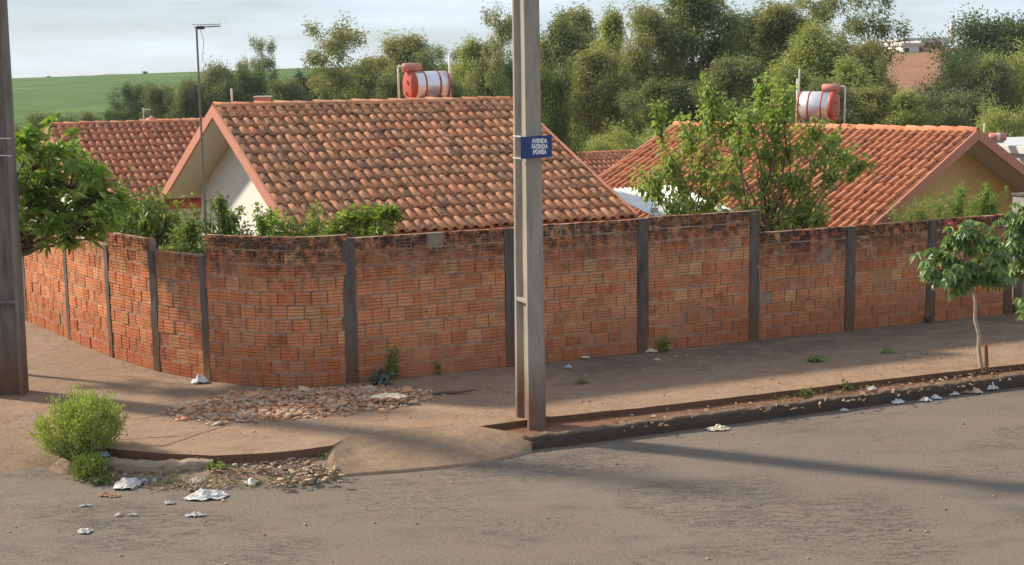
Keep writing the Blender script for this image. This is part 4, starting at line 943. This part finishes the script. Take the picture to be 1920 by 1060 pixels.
# ---- nearer plants -------------------------------------------------
def clump_plant(name, label, base, blobs, leaf, mat, bark, Y0, per=120, hang=.2, stem_r=.03, seed=0, cat='shrub', group=None, upward=0.0, whorl=0, wl=None, fold=.3, droop=.15, fk=.25):
    """a woody plant: stems from its base to every clump (x, y, z, r); leaves spread through each clump. whorl>0: leaves sit in radiating whorls"""
    rg = random.Random(seed); rs = np.random.RandomState(seed+5); b_ = Vector(base); root = thing(name, label, cat, base, 0, group); mb = MB()
    fork = Vector((0, 0, fk*(max(bl[2] for bl in blobs)-b_.z)))
    mb.tube([(0, 0, -.1), tuple(fork*.5+Vector((rg.uniform(-.03, .03), .02, 0))), tuple(fork)], [stem_r*1.5, stem_r*1.3, stem_r*1.15], 8)
    BS, DS, LN, WD = [], [], [], []
    for (x, y, z, r) in blobs:
        c = Vector((x, y, z))-b_; P = wob(rg, fork, c, 5, .05); mb.tube(P, [stem_r*(1-.8*j/5) for j in range(6)], 5)
        k = (5+int(r*6)) if not whorl else (7+int(r*22))
        ends = [c+Vector((rg.gauss(0, .5), rg.gauss(0, .5), rg.gauss(0, .45)))*r for _ in range(k)]
        for e in ends: mb.tube([tuple(P[4]), tuple(P[4].lerp(e, .6)), tuple(e)], [stem_r*.3, stem_r*.2, stem_r*.12], 4)
        if whorl:
            for e in ends:
                ax = Vector((rg.gauss(0, .5), rg.gauss(0, .5), .8)).normalized(); o1 = ax.orthogonal().normalized(); o2 = ax.cross(o1); ph = rg.uniform(0, 6)
                for q in range(whorl):
                    a = ph+q*2.4; tilt = rg.uniform(-.1, .75)
                    d = (o1*math.cos(a)+o2*math.sin(a))*math.cos(tilt)+ax*math.sin(tilt)
                    BS.append(tuple(e+ax*rg.uniform(-.05, .03))); DS.append(tuple(d)); s_ = rg.uniform(.7, 1.2); LN.append(leaf[0]*s_); WD.append(leaf[1]*s_)
        else:
            n = int(per*rg.uniform(.75, 1.25)); E = np.array([tuple(e) for e in ends]+[tuple(c)]); own = rs.randint(0, len(E), n)
            t = rs.uniform(0, 1, (n, 1))**.6; st = np.array(tuple(P[4])); bs = st+(E[own]-st)*t+rs.normal(size=(n, 3))*r*.24
            dd = unit(bs-np.array(tuple(c)))*.7+rs.normal(size=(n, 3))*.6+np.array([0, 0, upward-hang]); s_ = rs.uniform(.6, 1.3, n)
            BS += list(map(tuple, bs)); DS += list(map(tuple, dd)); LN += list(leaf[0]*s_); WD += list(leaf[1]*s_)
    mb.build('stems', M[bark], root, smooth=True)
    mesh_obj('foliage', leaf_mesh('foliage', np.array(BS), np.array(DS), np.array(LN), np.array(WD), rs, fold, droop, mat), None, root)
    return root
def bl(lst, Y, dy=.35, seed=0):
    rg = random.Random(seed); o = []
    for px, py, r in lst:
        y = Y+rg.uniform(-dy, dy); p = aty(px, py, y); o.append((p.x, p.y, p.z, r*y/FPX))
    return o
# street tree behind the left pole
clump_plant('street_tree', 'leafy street tree with long glossy leaves beside the dark left pole', (-7.02, 19.15, .2),
  bl([(60, 280, 45), (110, 290, 45), (95, 340, 50), (150, 330, 45), (60, 380, 50), (120, 390, 50), (180, 380, 45), (165, 410, 35), (90, 425, 35), (195, 405, 28), (20, 330, 55), (10, 420, 50), (135, 440, 22), (-40, 380, 60), (-30, 300, 50), (205, 370, 30), (60, 255, 25), (-70, 440, 45)], 19.1, .45, 1),
  (.2, .06), 'leaf_mango', 'bark_brown', 20, whorl=13, stem_r=.04, seed=21, cat='tree', droop=.3, fk=.5)
# shrubs in the corner garden
GS = 'shrubs in the corner garden'
clump_plant('garden_shrub', 'dark mixed shrub with a few yellow leaves above the stepped left wall', (-6.35, 22.3, -1.1), bl([(215, 385, 35), (255, 375, 35), (290, 365, 30), (240, 420, 40), (285, 415, 40), (325, 395, 35), (325, 440, 40), (265, 455, 35), (345, 425, 30), (200, 430, 30), (310, 470, 25), (170, 450, 25)], 22.1, .4, 2), (.12, .06), 'leaf_shrub', 'bark_brown', 22, 300, seed=22, group=GS)
clump_plant('garden_shrub', 'fine-leaved upright shrub in front of the white gable', (-4.5, 20.0, -1.1), bl([(365, 450, 35), (395, 400, 25), (400, 440, 35), (440, 395, 18), (435, 425, 30), (360, 410, 25), (340, 465, 28), (380, 475, 25), (410, 370, 12), (465, 430, 25), (352, 480, 25), (330, 440, 22)], 20.1, .3, 3), (.065, .034), 'leaf_shrub', 'bark_brown', 20, 420, seed=23, group=GS, upward=.45)
clump_plant('garden_shrub', 'bright feathery shrub peeping over the curved wall', (-3.3, 19.2, -1.1), bl([(500, 425, 28), (530, 410, 26), (560, 420, 30), (595, 405, 22), (540, 440, 25), (485, 400, 16), (590, 432, 25), (510, 395, 12), (620, 425, 24), (640, 440, 20)], 19.4, .25, 4), (.07, .034), 'leaf_bright', 'stem_green', 19, 360, seed=24, group=GS, upward=.35)
clump_plant('garden_plant', 'lime green plant with drooping fingered leaves over the wall post', (-2.2, 19.2, -1.1), bl([(690, 400, 24), (715, 410, 22), (660, 415, 22), (680, 430, 22), (730, 400, 16), (640, 420, 20), (705, 435, 16)], 19.25, .2, 5), (.17, .035), 'leaf_lime', 'stem_green', 19, whorl=9, stem_r=.014, seed=25, cat='plant', group=GS, droop=.35)
# garden tree of the right-hand lot
clump_plant('garden_tree', 'tall loose garden tree in front of the orange tile roof', (4.35, 22.9, -1.2), bl([(1440, 145, 22), (1445, 180, 34), (1455, 215, 40), (1400, 205, 30), (1380, 250, 38), (1430, 265, 40), (1480, 260, 38), (1530, 230, 28), (1535, 275, 36), (1590, 285, 30), (1625, 300, 16), (1470, 310, 38), (1420, 320, 35), (1500, 330, 30), (1440, 370, 42), (1480, 385, 40), (1400, 390, 34), (1510, 400, 28), (1355, 215, 22), (1450, 415, 45), (1500, 425, 35), (1420, 430, 35), (1370, 200, 22), (1365, 330, 32), (1565, 320, 28), (1575, 252, 22), (1525, 365, 28), (1470, 170, 20), (1540, 400, 22)], 23.2, .5, 6), (.1, .055), 'leaf_garden', 'bark_brown', 23, 225, seed=26, cat='tree', stem_r=.028, fk=.45)
clump_plant('garden_tree', 'wide loose shrub covering the left half of the orange roof', (3.0, 23.4, -1.2), bl([(1330, 160, 18), (1335, 195, 26), (1300, 225, 28), (1345, 250, 34), (1290, 270, 34), (1245, 285, 28), (1225, 320, 26), (1265, 330, 34), (1320, 310, 34), (1245, 365, 34), (1300, 370, 38), (1340, 350, 30), (1355, 395, 34), (1215, 345, 18), (1238, 195, 12), (1280, 395, 26), (1320, 400, 30), (1375, 300, 28)], 23.7, .45, 7), (.1, .055), 'leaf_garden', 'bark_brown', 23, 200, seed=27, cat='tree', stem_r=.025, fk=.4)
clump_plant('garden_shrub', 'feathery yellow green shrub against the ochre gable', (7.9, 24.2, -1.2), bl([(1720, 390, 24), (1755, 375, 26), (1795, 370, 28), (1835, 375, 26), (1870, 370, 20), (1770, 395, 26), (1815, 395, 26), (1855, 395, 22), (1690, 405, 18), (1800, 350, 14), (1850, 350, 12)], 24.3, .25, 8), (.075, .022), 'leaf_bright', 'stem_green', 24, 380, seed=28, upward=.3)
# umbrella-leaved street trees
def umbrella_tree(label, base, top, clus, seed, leaf=.2):
    rg = random.Random(seed); rs = np.random.RandomState(seed); b_ = Vector(base); root = thing('street_tree', label, 'tree', base, 0, 'young umbrella-leaved trees in the earth strip'); mb = MB(); t = Vector(top)-b_
    P = wob(rg, (0, 0, -.1), t, 6, .012); mb.tube(P, [.034-.0025*i for i in range(7)], 8)
    BS, DS, LN, WD = [], [], [], []
    mb2 = MB()
    for (x, y, z, r) in clus:
        c = Vector((x, y, z))-b_; k = max(7, int(r*105)); mb.tube(wob(rg, P[-1], c, 3, .06), [.014, .012, .010, .008], 5)
        for _ in range(k):
            e = c+Vector((rg.gauss(0, .55), rg.gauss(0, .55), rg.gauss(0, .5)))*r; mb2.tube([tuple(c), tuple(c.lerp(e, .5)+Vector((0, 0, .03))), tuple(e)], .0045, 4)
            ax = (e-c).normalized()*.5+Vector((rg.gauss(0, .2), rg.gauss(0, .2), 1)); ax.normalize(); o1 = ax.orthogonal().normalized(); o2 = ax.cross(o1)
            for q in range(9):
                a = q*2*math.pi/9+rg.uniform(-.1, .1); d = (o1*math.cos(a)+o2*math.sin(a))*.85-ax*rg.uniform(.25, .6)
                BS.append(tuple(e)); DS.append(tuple(d)); s_ = rg.uniform(.7, 1.15); LN.append(leaf*.68*s_); WD.append(.062*s_)
    mb.build('trunk', M['bark_pale'], root, smooth=True); mb2.build('leaf_stalks', M['stem_green'], root)
    mesh_obj('foliage', leaf_mesh('foliage', np.array(BS), np.array(DS), np.array(LN), np.array(WD), rs, .25, .3, 'leaf_umbrella'), None, root); return root
ut = umbrella_tree('young umbrella-leaved tree tied to a stake in the earth strip', (6.446, 18.643, .12), tuple(aty(1824, 538, 18.7)), bl([(1760, 480, 26), (1790, 450, 24), (1820, 440, 26), (1850, 455, 26), (1775, 515, 22), (1810, 500, 28), (1850, 500, 28), (1880, 480, 24), (1830, 525, 20), (1870, 520, 18), (1745, 510, 12), (1800, 530, 14)], 18.7, .3, 9), 31)
umbrella_tree('umbrella-leaved tree cut off by the right edge of the picture', (7.75, 19.35, .12), tuple(aty(1965, 520, 19.4)), bl([(1905, 425, 24), (1940, 410, 28), (1915, 460, 26), (1950, 470, 30), (1910, 500, 24), (1950, 520, 28), (1925, 575, 20), (1990, 450, 30), (1995, 510, 28), (1960, 570, 22)], 19.4, .25, 10), 32)
mb = MB(); mb.box((0, 0, .16), (.045, .04, .5), Matrix.Rotation(R(-4), 4, 'Y'))
st = mb.build('stake', M['stake_wood'], bevel=.004); st.location = (6.485, 18.61, .12); tag(st, 'short brown wooden stake beside the young tree trunk', 'stake')
for px, py in ((1786, 420), (1792, 428), (1890, 486)):
    p = aty(px, py, 18.55); rs = np.random.RandomState(px); n = 14
    f = mesh_obj('flower', leaf_mesh('flower', np.zeros((n, 3)), rs.normal(size=(n, 3))+np.array([0, 0, .4]), .06, .035, rs, .2, .1, 'petal_red'), None, ut, tuple(p-Vector((6.446, 18.643, .12))))
# broom-like bush on the corner
def broom_bush(label, base, rx, h, n_st, seed, leafn=40, mat='leaf_fine', ls=.035):
    rg = random.Random(seed); rs = np.random.RandomState(seed); root = thing('bush', label, 'bush', base); mb = MB(); BS, DS = [], []
    for k in range(n_st):
        a = rg.uniform(0, 6.28); q = math.sqrt(rg.random()); sp = q*rx; hh = h*(1-.45*q*q)*rg.uniform(.75, 1.08)
        r0_ = Vector((math.cos(a)*sp*.22, math.sin(a)*sp*.22, 0)); p1 = Vector((math.cos(a)*sp*.8, math.sin(a)*sp*.8, hh*.5)); p2 = Vector((math.cos(a)*sp+rg.gauss(0, .03), math.sin(a)*sp+rg.gauss(0, .03), hh))
        pts = [r0_, r0_.lerp(p1, .5)+Vector((0, 0, .02)), p1, p1.lerp(p2, .5), p2]; mb.tube(pts, [.006, .005, .004, .003, .0015], 4)
        for j in range(leafn):
            t = rg.uniform(.3, 1.0)**.8*4; i = min(3, int(t)); p = pts[i].lerp(pts[i+1], t-i); BS.append(tuple(p+Vector((rg.gauss(0, 1), rg.gauss(0, 1), rg.gauss(0, 1)))*(.022 if t > 3 else .05))); d = (pts[i+1]-pts[i]).normalized(); DS.append((d.x+rg.gauss(0, .5), d.y+rg.gauss(0, .5), d.z+rg.gauss(.2, .4)))
    mb.build('stems', M['stem_green'], root); n = len(BS)
    mesh_obj('foliage', leaf_mesh('foliage', np.array(BS), np.array(DS), ls*rs.uniform(.7, 1.5, n), .014*rs.uniform(.8, 1.4, n), rs, .2, .05, mat), None, root); return root
broom_bush('large light green broom-like bush on the broken corner verge', (-4.83, 15.05, .06), .5, .86, 170, 41, 62)
broom_bush('little green bush at the foot of the large broom-like bush', (-4.62, 14.62, .02), .17, .22, 90, 42, 34)
# weeds growing from the foot of the wall
def weed(label, px, py, hgt, rad, n, ls, mat, seed, up=.6, z=.2):
    p = atz(px, py, z); rs = np.random.RandomState(seed); rg = random.Random(seed); root = thing('weed', label, 'weed', tuple(p)); mb = MB(); BS, DS = [], []
    for k in range(max(3, n//18)):
        a = rg.uniform(0, 6.28); e = Vector((math.cos(a)*rad*rg.random(), math.sin(a)*rad*rg.random()*.6, hgt*rg.uniform(.5, 1))); mb.tube([(0, 0, -.02), tuple(e*.5+Vector((0, 0, .02))), tuple(e)], [.006, .004, .002], 4)
        for j in range(18):
            t = rg.uniform(.1, 1); BS.append(tuple(e*t+Vector((rg.gauss(0, .03), rg.gauss(0, .03), rg.gauss(0, .02))))); DS.append((rg.gauss(0, 1), rg.gauss(0, 1)-.2, rg.gauss(up, .5)))
    mb.build('stems', M['stem_green'], root); m_ = len(BS); mesh_obj('foliage', leaf_mesh('foliage', np.array(BS), np.array(DS), ls*rs.uniform(.6, 1.4, m_), ls*.5*rs.uniform(.7, 1.3, m_), rs, .3, .2, mat), None, root); return root
weed('leafy upright weed growing against the wall beside the rubble', 738, 712, .52, .14, 260, .06, 'leaf_shrub', 51)
weed('grey green broad-leaved weed at the edge of the rubble heap', 712, 722, .2, .2, 80, .12, 'leaf_grey', 52, .3)
weed('small green weed at the wall foot below the second tall panel', 1247, 660, .2, .1, 90, .07, 'leaf_shrub', 53)
weed('low weed at the wall foot right of the leafy upright weed', 822, 703, .16, .12, 60, .05, 'leaf_shrub', 54)
weed('tiny weed at the foot of the wall beside the left street corner post', 385, 708, .16, .1, 50, .06, 'leaf_garden', 55)
weed('flat patch of green weed on the pavement in the wall shadow', 1520, 678, .05, .28, 130, .05, 'leaf_shrub', 56, .3)
weed('small patch of weed on the pavement right of the flat patch', 1662, 662, .05, .2, 70, .05, 'leaf_shrub', 57, .3)
weed('small weed on the pavement right of the pole', 1092, 719, .05, .12, 60, .05, 'leaf_shrub', 58, .3)
weed('weed at the foot of the post behind the young tree', 1742, 606, .12, .12, 60, .06, 'leaf_grey', 59)
weed('weed low on the wall foot left of the fourth post', 1500, 628, .2, .1, 60, .05, 'leaf_shrub', 60)
weed('grass tuft in the earth strip, left of the young tree', 1512, 744, .1, .1, 80, .06, 'grass', 61, .8, .13)
weed('grass tuft sprouting from the slab edge in the earth strip', 1585, 730, .09, .1, 70, .06, 'grass', 62, .8, .13)
weed('dark weed growing over the broken end of the corner kerb', 412, 885, .09, .2, 150, .05, 'leaf_shrub', 63, .5, .06)
weed('sparse weed in the red earth above the corner kerb', 365, 872, .04, .18, 60, .05, 'grass', 64, .5, .1)
weed('weed tuft in the debris beside the concrete ramp', 605, 862, .1, .14, 70, .05, 'leaf_shrub', 65, .5, .06)
weed('grass along the gutter below the small bush', 195, 905, .06, .25, 120, .05, 'grass', 66, .6, .01)

# ================================================================== RUBBLE, DEBRIS, LITTER
def chunks(name, pts, size, mat, seed, kind='stuff', flat=.55, label=None, cat=None):
    rs = np.random.RandomState(seed); n = len(pts); cube = np.array([(-1, -1, -1), (1, -1, -1), (1, 1, -1), (-1, 1, -1), (-1, -1, 1), (1, -1, 1), (1, 1, 1), (-1, 1, 1)])*.5
    q = np.array([(0, 3, 2, 1), (4, 5, 6, 7), (0, 1, 5, 4), (1, 2, 6, 5), (2, 3, 7, 6), (3, 0, 4, 7)])
    V = cube[None]*(1+rs.uniform(-.32, .32, (n, 8, 3)))*np.stack([rs.uniform(.6, 1.7, n), rs.uniform(.5, 1.1, n), flat*rs.uniform(.4, 1.2, n)], 1)[:, None]*np.asarray(size).reshape(-1, 1, 1)
    a, t = rs.uniform(0, 6.28, n), rs.normal(0, .35, n); ca, sa, ct, st_ = np.cos(a), np.sin(a), np.cos(t), np.sin(t)
    x, y, z = V[..., 0], V[..., 1], V[..., 2]; y, z = y*ct[:, None]-z*st_[:, None], y*st_[:, None]+z*ct[:, None]; x, y = x*ca[:, None]-y*sa[:, None], x*sa[:, None]+y*ca[:, None]
    V = np.stack([x, y, z], -1)+pts[:, None]; F = (q[None]+(np.arange(n)*8)[:, None, None]).reshape(-1, 4)
    return tag(mesh_obj(name, np_mesh(name, V.reshape(-1, 3), F), M[mat]), label, cat, None, kind)
rs = np.random.RandomState(90)
def inpoly(P, poly):
    x, y = P[:, 0], P[:, 1]; c = np.zeros(len(P), bool); j = len(poly)-1
    for i in range(len(poly)):
        xi, yi = poly[i]; xj, yj = poly[j]; c ^= ((yi > y) != (yj > y)) & (x < (xj-xi)*(y-yi)/(yj-yi+1e-12)+xi); j = i
    return c
def scatter(poly, n, rs, edge_soft=.12):
    poly = np.array(poly); lo, hi = poly.min(0)-edge_soft, poly.max(0)+edge_soft; out_ = []
    while sum(map(len, out_)) < n:
        P = rs.uniform(lo, hi, (n*2, 2)); J = P+rs.normal(0, edge_soft, P.shape); out_.append(P[inpoly(J, poly)])
    return np.concatenate(out_)[:n]
RP = [pz(*q) for q in ((325, 772), (360, 785), (430, 792), (520, 786), (610, 778), (700, 765), (780, 755), (835, 745), (780, 733), (700, 727), (560, 731), (470, 735), (400, 750))]
P = scatter(RP, 3600, rs, .12); cx, cy = np.array(RP).mean(0)
hgt = .05*np.exp(-(((P[:, 0]-cx)/.9)**2+((P[:, 1]-cy-.25)/.4)**2))*rs.uniform(.2, 1, len(P)); sz = np.clip(rs.lognormal(-3.55, .45, len(P)), .012, .085)
chunks('rubble_heap', np.column_stack([P, .2+sz*.2+hgt]), sz, 'rubble', 91, flat=.42, label='heap of broken brick and mortar rubble at the foot of the curved wall', cat='rubble')
rg = random.Random(92)
for px, py, s_, lab in ((575, 738, .13, 'flat grey brick fragment at the back of the rubble heap, against the curved wall'), (475, 748, .11, 'loose brick fragment towards the left end of the rubble heap'), (640, 762, .1, 'brick fragment at the front edge of the rubble heap'), (690, 735, .12, 'brick fragment on the rubble heap in front of the wall post'), (765, 736, .12, 'round brick lump beside the grey green weed'), (420, 776, .1, 'small brick fragment at the left front tip of the rubble heap')):
    p = pz(px, py); o = MB().box((0, 0, 0), (s_*1.5, s_, s_*.5), None, s_*.17, rg).build('brick_fragment', M['rubble'], bevel=.006); o.location = (p[0], p[1], .232); o.rotation_euler = (rg.gauss(0, .3), rg.gauss(0, .3), rg.uniform(0, 6)); tag(o, lab, 'brick fragment', 'large fragments on the rubble heap')
o = MB().tube([(-.28, 0, 0), (-.12, .015, .012), (.08, -.01, .008), (.3, .012, .02)], [.018, .022, .018, .01], 7).build('stick', M['bark_brown'], smooth=True); o.location = (*pz(850, 740), .222); o.rotation_euler = (0, 0, SA*.6); tag(o, 'dark broken stick on the pavement right of the rubble heap', 'stick')
V_ = [pz(q[0], q[1], .03) for q in ((100, 885), (230, 912), (330, 918), (440, 915), (540, 910), (640, 895), (625, 850), (540, 862), (430, 885), (300, 900), (190, 895))]
P = scatter(V_, 700, rs, .05); sz = np.clip(rs.lognormal(-4.1, .5, len(P)), .007, .05); chunks('gravel', np.column_stack([P, .02+sz*.2]), sz, 'debris', 93, flat=.35)
V_ = [pz(q[0], q[1], .08) for q in ((500, 868), (560, 855), (625, 850), (645, 885), (600, 905), (520, 905))]
P = scatter(V_, 330, rs, .08); sz = np.clip(rs.lognormal(-3.75, .55, len(P)), .01, .08); chunks('gravel', np.column_stack([P, .06+sz*.25]), sz, 'debris', 94, flat=.3)
V_ = [pz(q[0], q[1], .1) for q in ((230, 855), (330, 868), (450, 868), (560, 858), (600, 870), (420, 885), (250, 870))]
P = scatter(V_, 260, rs, .05); sz = np.clip(rs.lognormal(-3.8, .4, len(P)), .01, .06); chunks('gravel', np.column_stack([P, .1+sz*.2]), sz, 'debris', 95)
# bits scattered over road and pavement
poly = [(-5, 11.5), (7.2, 11.5), (8, 18), (3, 16.3), (-1, 14.6), (-3.5, 14.2), (-5, 14.5)]
P = scatter(poly, 260, rs, .1); sz = np.clip(rs.lognormal(-4.6, .45, len(P)), .005, .03); chunks('grit', np.column_stack([P, .002+sz*.25]), sz, 'debris', 96)
poly = [pz(*q) for q in ((860, 730), (1000, 700), (1400, 650), (1860, 605), (1900, 670), (1400, 730), (1030, 770), (700, 800), (300, 830), (330, 800), (600, 790))]
P = scatter(poly, 330, rs, .1); sz = np.clip(rs.lognormal(-4.3, .45, len(P)), .007, .04); chunks('grit', np.column_stack([P, .2+sz*.25]), sz, 'debris', 97)
# dry leaves and sticks along the earth strip
P = np.array([(x, y) for x, y in (np.array(wr(s))+np.array((.4, -.916))*d for s, d in zip(rs.uniform(2.2, 12.5, 900), rs.uniform(3.02, 3.62, 900)))])
P = P[(P[:, 0] > .55)][:800]; n = len(P); dn = np.exp(-((P[:, 0]-6.2)/1.6)**2)
keep = rs.uniform(0, 1, n) < .3+.7*dn; P = P[keep]; n = len(P)
tag(mesh_obj('dry_leaves', leaf_mesh('dry_leaves', np.column_stack([P, .125+rs.uniform(0, .04, n)]), np.column_stack([rs.normal(size=(n, 2)), rs.normal(0, .18, n)]), rs.uniform(.04, .12, n), rs.uniform(.02, .055, n), rs, .4, .1, 'leaf_dry')), kind='stuff')
P = scatter([pz(q[0], q[1], .05) for q in ((120, 880), (250, 900), (400, 905), (560, 905), (640, 888), (600, 855), (420, 865), (250, 855))], 420, rs, .05); n = len(P)
tag(mesh_obj('dry_leaves', leaf_mesh('dry_leaves', np.column_stack([P, .05+rs.uniform(0, .06, n)]), np.column_stack([rs.normal(size=(n, 2)), rs.normal(0, .2, n)]), rs.uniform(.03, .09, n), rs.uniform(.015, .045, n), rs, .4, .1, 'leaf_dry')), kind='stuff')
# grass growing thinly in the verge
P = np.concatenate([scatter([pz(q[0], q[1], .03) for q in ((180, 900), (420, 912), (560, 910), (640, 897), (560, 890), (420, 895), (220, 885))], 420, rs, .06), scatter([pz(q[0], q[1], .13) for q in ((1450, 756), (1640, 730), (1640, 722), (1450, 745))], 160, rs, .03)]); n = len(P)
zz = np.where(P[:, 0] > 0, .12, .01)
tag(mesh_obj('grass', leaf_mesh('grass', np.column_stack([P, zz]), np.column_stack([rs.normal(0, .5, (n, 2)), rs.uniform(.5, 1, n)]), rs.uniform(.04, .1, n), .012, rs, .2, .1, 'grass')), kind='stuff')
# crumpled paper and plastic
def litter(px, py, w_, d_, mat, label, z=0, name='paper_scrap', hgt=.06, cat='litter', seed=None):
    seed = seed or px; rg = random.Random(seed); p = atz(px, py, z); n = 12; V = []; k = p.y/FPX; W, D = w_*k, d_*k*2.6; ph = [rg.uniform(0, 6) for _ in range(6)]
    for j in range(n):
        for i in range(n):
            u, v = i/(n-1)-.5, j/(n-1)-.5; rr = math.hypot(u, v); a = math.atan2(v, u); sc = (1+.16*math.sin(2*a+ph[0])+.1*math.sin(3*a+ph[1])+.05*math.sin(7*a+ph[4]))*(1-.22*min(1, 4*u*u*4*v*v))
            zz_ = hgt*(abs(math.sin(u*9+ph[2]+v*4))*.6+abs(math.sin(v*10+ph[3]-u*6))*.5+rg.uniform(0, .5))*max(.15, 1-1.5*rr)
            V.append((u*W*sc+rg.gauss(0, .006), v*D*sc+rg.gauss(0, .006), zz_+.006))
    F = [(j*n+i, j*n+i+1, (j+1)*n+i+1, (j+1)*n+i) for j in range(n-1) for i in range(n-1)]
    o = MB().add(V, F).build(name, M[mat]); o.location = p; s_ = o.modifiers.new('thick', 'SOLIDIFY'); s_.thickness = .002; tag(o, label, cat); return o
for a in [
 (388, 932, 86, 20, 'paper_white', 'largest crumpled white paper on the asphalt below the corner kerb', 0, 'paper_scrap', .07),
 (240, 912, 60, 18, 'paper_white', 'crumpled white paper in the gutter below the small bush', 0, 'paper_scrap', .09),
 (205, 930, 40, 10, 'cardboard_brown', 'brown cardboard strip beside the gutter paper', 0, 'cardboard', .03),
 (268, 907, 24, 8, 'plastic_blue', 'light blue plastic scrap right of the gutter paper', 0, 'plastic_scrap', .05),
 (292, 904, 16, 7, 'paper_white', 'tiny white scrap at the foot of the corner kerb', 0, 'paper_scrap', .04),
 (200, 855, 36, 12, 'plastic_blue', 'pale blue and white packet beside the large bush', .1, 'packet', .06),
 (367, 968, 36, 6, 'paper_white', 'flat white scrap on the asphalt below the largest paper', 0, 'paper_scrap', .035),
 (158, 999, 32, 8, 'paper_white', 'lone white scrap lowest on the asphalt at left', 0, 'paper_scrap', .04),
 (318, 945, 22, 5, 'paper_white', 'small white scrap left of the largest paper', 0, 'paper_scrap', .03),
 (160, 950, 20, 3, 'paper_white', 'thin white sliver on the asphalt left of the brown cardboard', 0, 'paper_scrap', .02),
 (222, 968, 16, 4, 'paper_white', 'left one of two small white crumbs on the asphalt', 0, 'paper_scrap', .025),
 (250, 967, 18, 3, 'paper_white', 'right one of two small white crumbs on the asphalt', 0, 'paper_scrap', .02),
 (472, 908, 30, 10, 'plastic_pale', 'pale plastic scrap in the gutter at mid corner', 0, 'plastic_scrap', .06),
 (372, 906, 36, 12, 'paper_beige', 'beige crumpled scrap in the gutter above the largest paper', 0, 'paper_scrap', .07),
 (345, 900, 22, 7, 'paper_beige', 'small beige scrap touching the corner kerb', 0, 'paper_scrap', .05),
 (525, 905, 40, 8, 'paper_beige', 'beige paper strip in the gutter debris', 0, 'paper_scrap', .04),
 (630, 884, 34, 8, 'paper_white', 'white flat scrap at the left foot of the concrete ramp', .02, 'paper_scrap', .04),
 (575, 850, 16, 7, 'paper_white', 'white scrap standing in debris below the slab edge', .1, 'paper_scrap', .08),
 (535, 860, 30, 7, 'paper_beige', 'beige scrap on red earth below the slab edge', .1, 'paper_scrap', .04),
 (245, 870, 36, 8, 'paper_beige', 'beige scrap on the earth behind the corner kerb', .1, 'paper_scrap', .03),
 (375, 718, 26, 12, 'plastic_pale', 'white plastic bag at the foot of the left wall', .2, 'plastic_bag', .1),
 (865, 694, 22, 5, 'paper_white', 'small white scrap at the wall foot left of the pole', .2, 'paper_scrap', .05),
 (1085, 671, 40, 12, 'paper_beige', 'beige crumpled paper at the wall foot right of the pole', .2, 'paper_scrap', .09),
 (1066, 690, 14, 4, 'plastic_blue', 'tiny bluish scrap on the pavement right of the pole', .2, 'plastic_scrap', .04),
 (1218, 660, 30, 7, 'paper_beige', 'beige scrap at the foot of the post right of the pole', .2, 'paper_scrap', .05),
 (1232, 676, 12, 4, 'paper_beige', 'tiny beige scrap on the pavement below the wall post', .2, 'paper_scrap', .03),
 (1347, 806, 46, 10, 'paper_beige', 'beige rumpled sheet on the road below the dark kerb', 0, 'paper_scrap', .05),
 (1683, 756, 30, 8, 'plastic_pale', 'grey plastic scrap in the gutter left of the white litter', 0, 'plastic_scrap', .05),
 (1735, 752, 26, 7, 'paper_white', 'white scrap, left end of the litter row at the right kerb', 0, 'paper_scrap', .05),
 (1755, 748, 22, 6, 'plastic_pale', 'pale scrap, second of the litter row at the right kerb', 0, 'plastic_scrap', .05),
 (1788, 741, 24, 7, 'paper_white', 'white scrap in the middle of the litter row at the right kerb', 0, 'paper_scrap', .06),
 (1803, 737, 30, 10, 'cardboard_brown', 'brown cardboard in the litter row at the right kerb', 0, 'cardboard', .08),
 (1830, 737, 24, 8, 'paper_beige', 'beige scrap right of the brown cardboard', 0, 'paper_scrap', .06),
 (1857, 731, 30, 10, 'paper_white', 'white crumpled bag at the right end of the litter row', 0, 'plastic_bag', .12),
 (1635, 731, 20, 5, 'paper_white', 'white scrap on the earth strip left of the young tree', .13, 'paper_scrap', .04),
 (1582, 771, 16, 4, 'paper_white', 'tiny white scrap below the dark kerb', 0, 'paper_scrap', .03),
 (730, 745, 60, 12, 'paper_beige', 'pale torn sheet lying on the right side of the rubble', .28, 'paper_scrap', .05),
 (1810, 700, 40, 10, 'leaf_dry', 'heap of curled dry leaves at the foot of the young tree', .14, 'dry_leaf_heap', .05),
]: litter(*a)

# thin even haze over the valley
hb = MB().box((0, 900, -8), (5200, 2300, 60)).build('haze', None); tag(hb, kind='stuff')
hm = bpy.data.materials.new('haze'); hm.use_nodes = True; hm.node_tree.nodes.clear(); ho = hm.node_tree.nodes.new('ShaderNodeOutputMaterial'); hv = hm.node_tree.nodes.new('ShaderNodeVolumePrincipled')
hv.inputs['Color'].default_value = (.86, .92, 1, 1); hv.inputs['Density'].default_value = .00018; hv.inputs['Anisotropy'].default_value = .2
hm.node_tree.links.new(hv.outputs[0], ho.inputs['Volume']); hb.data.materials.append(hm)
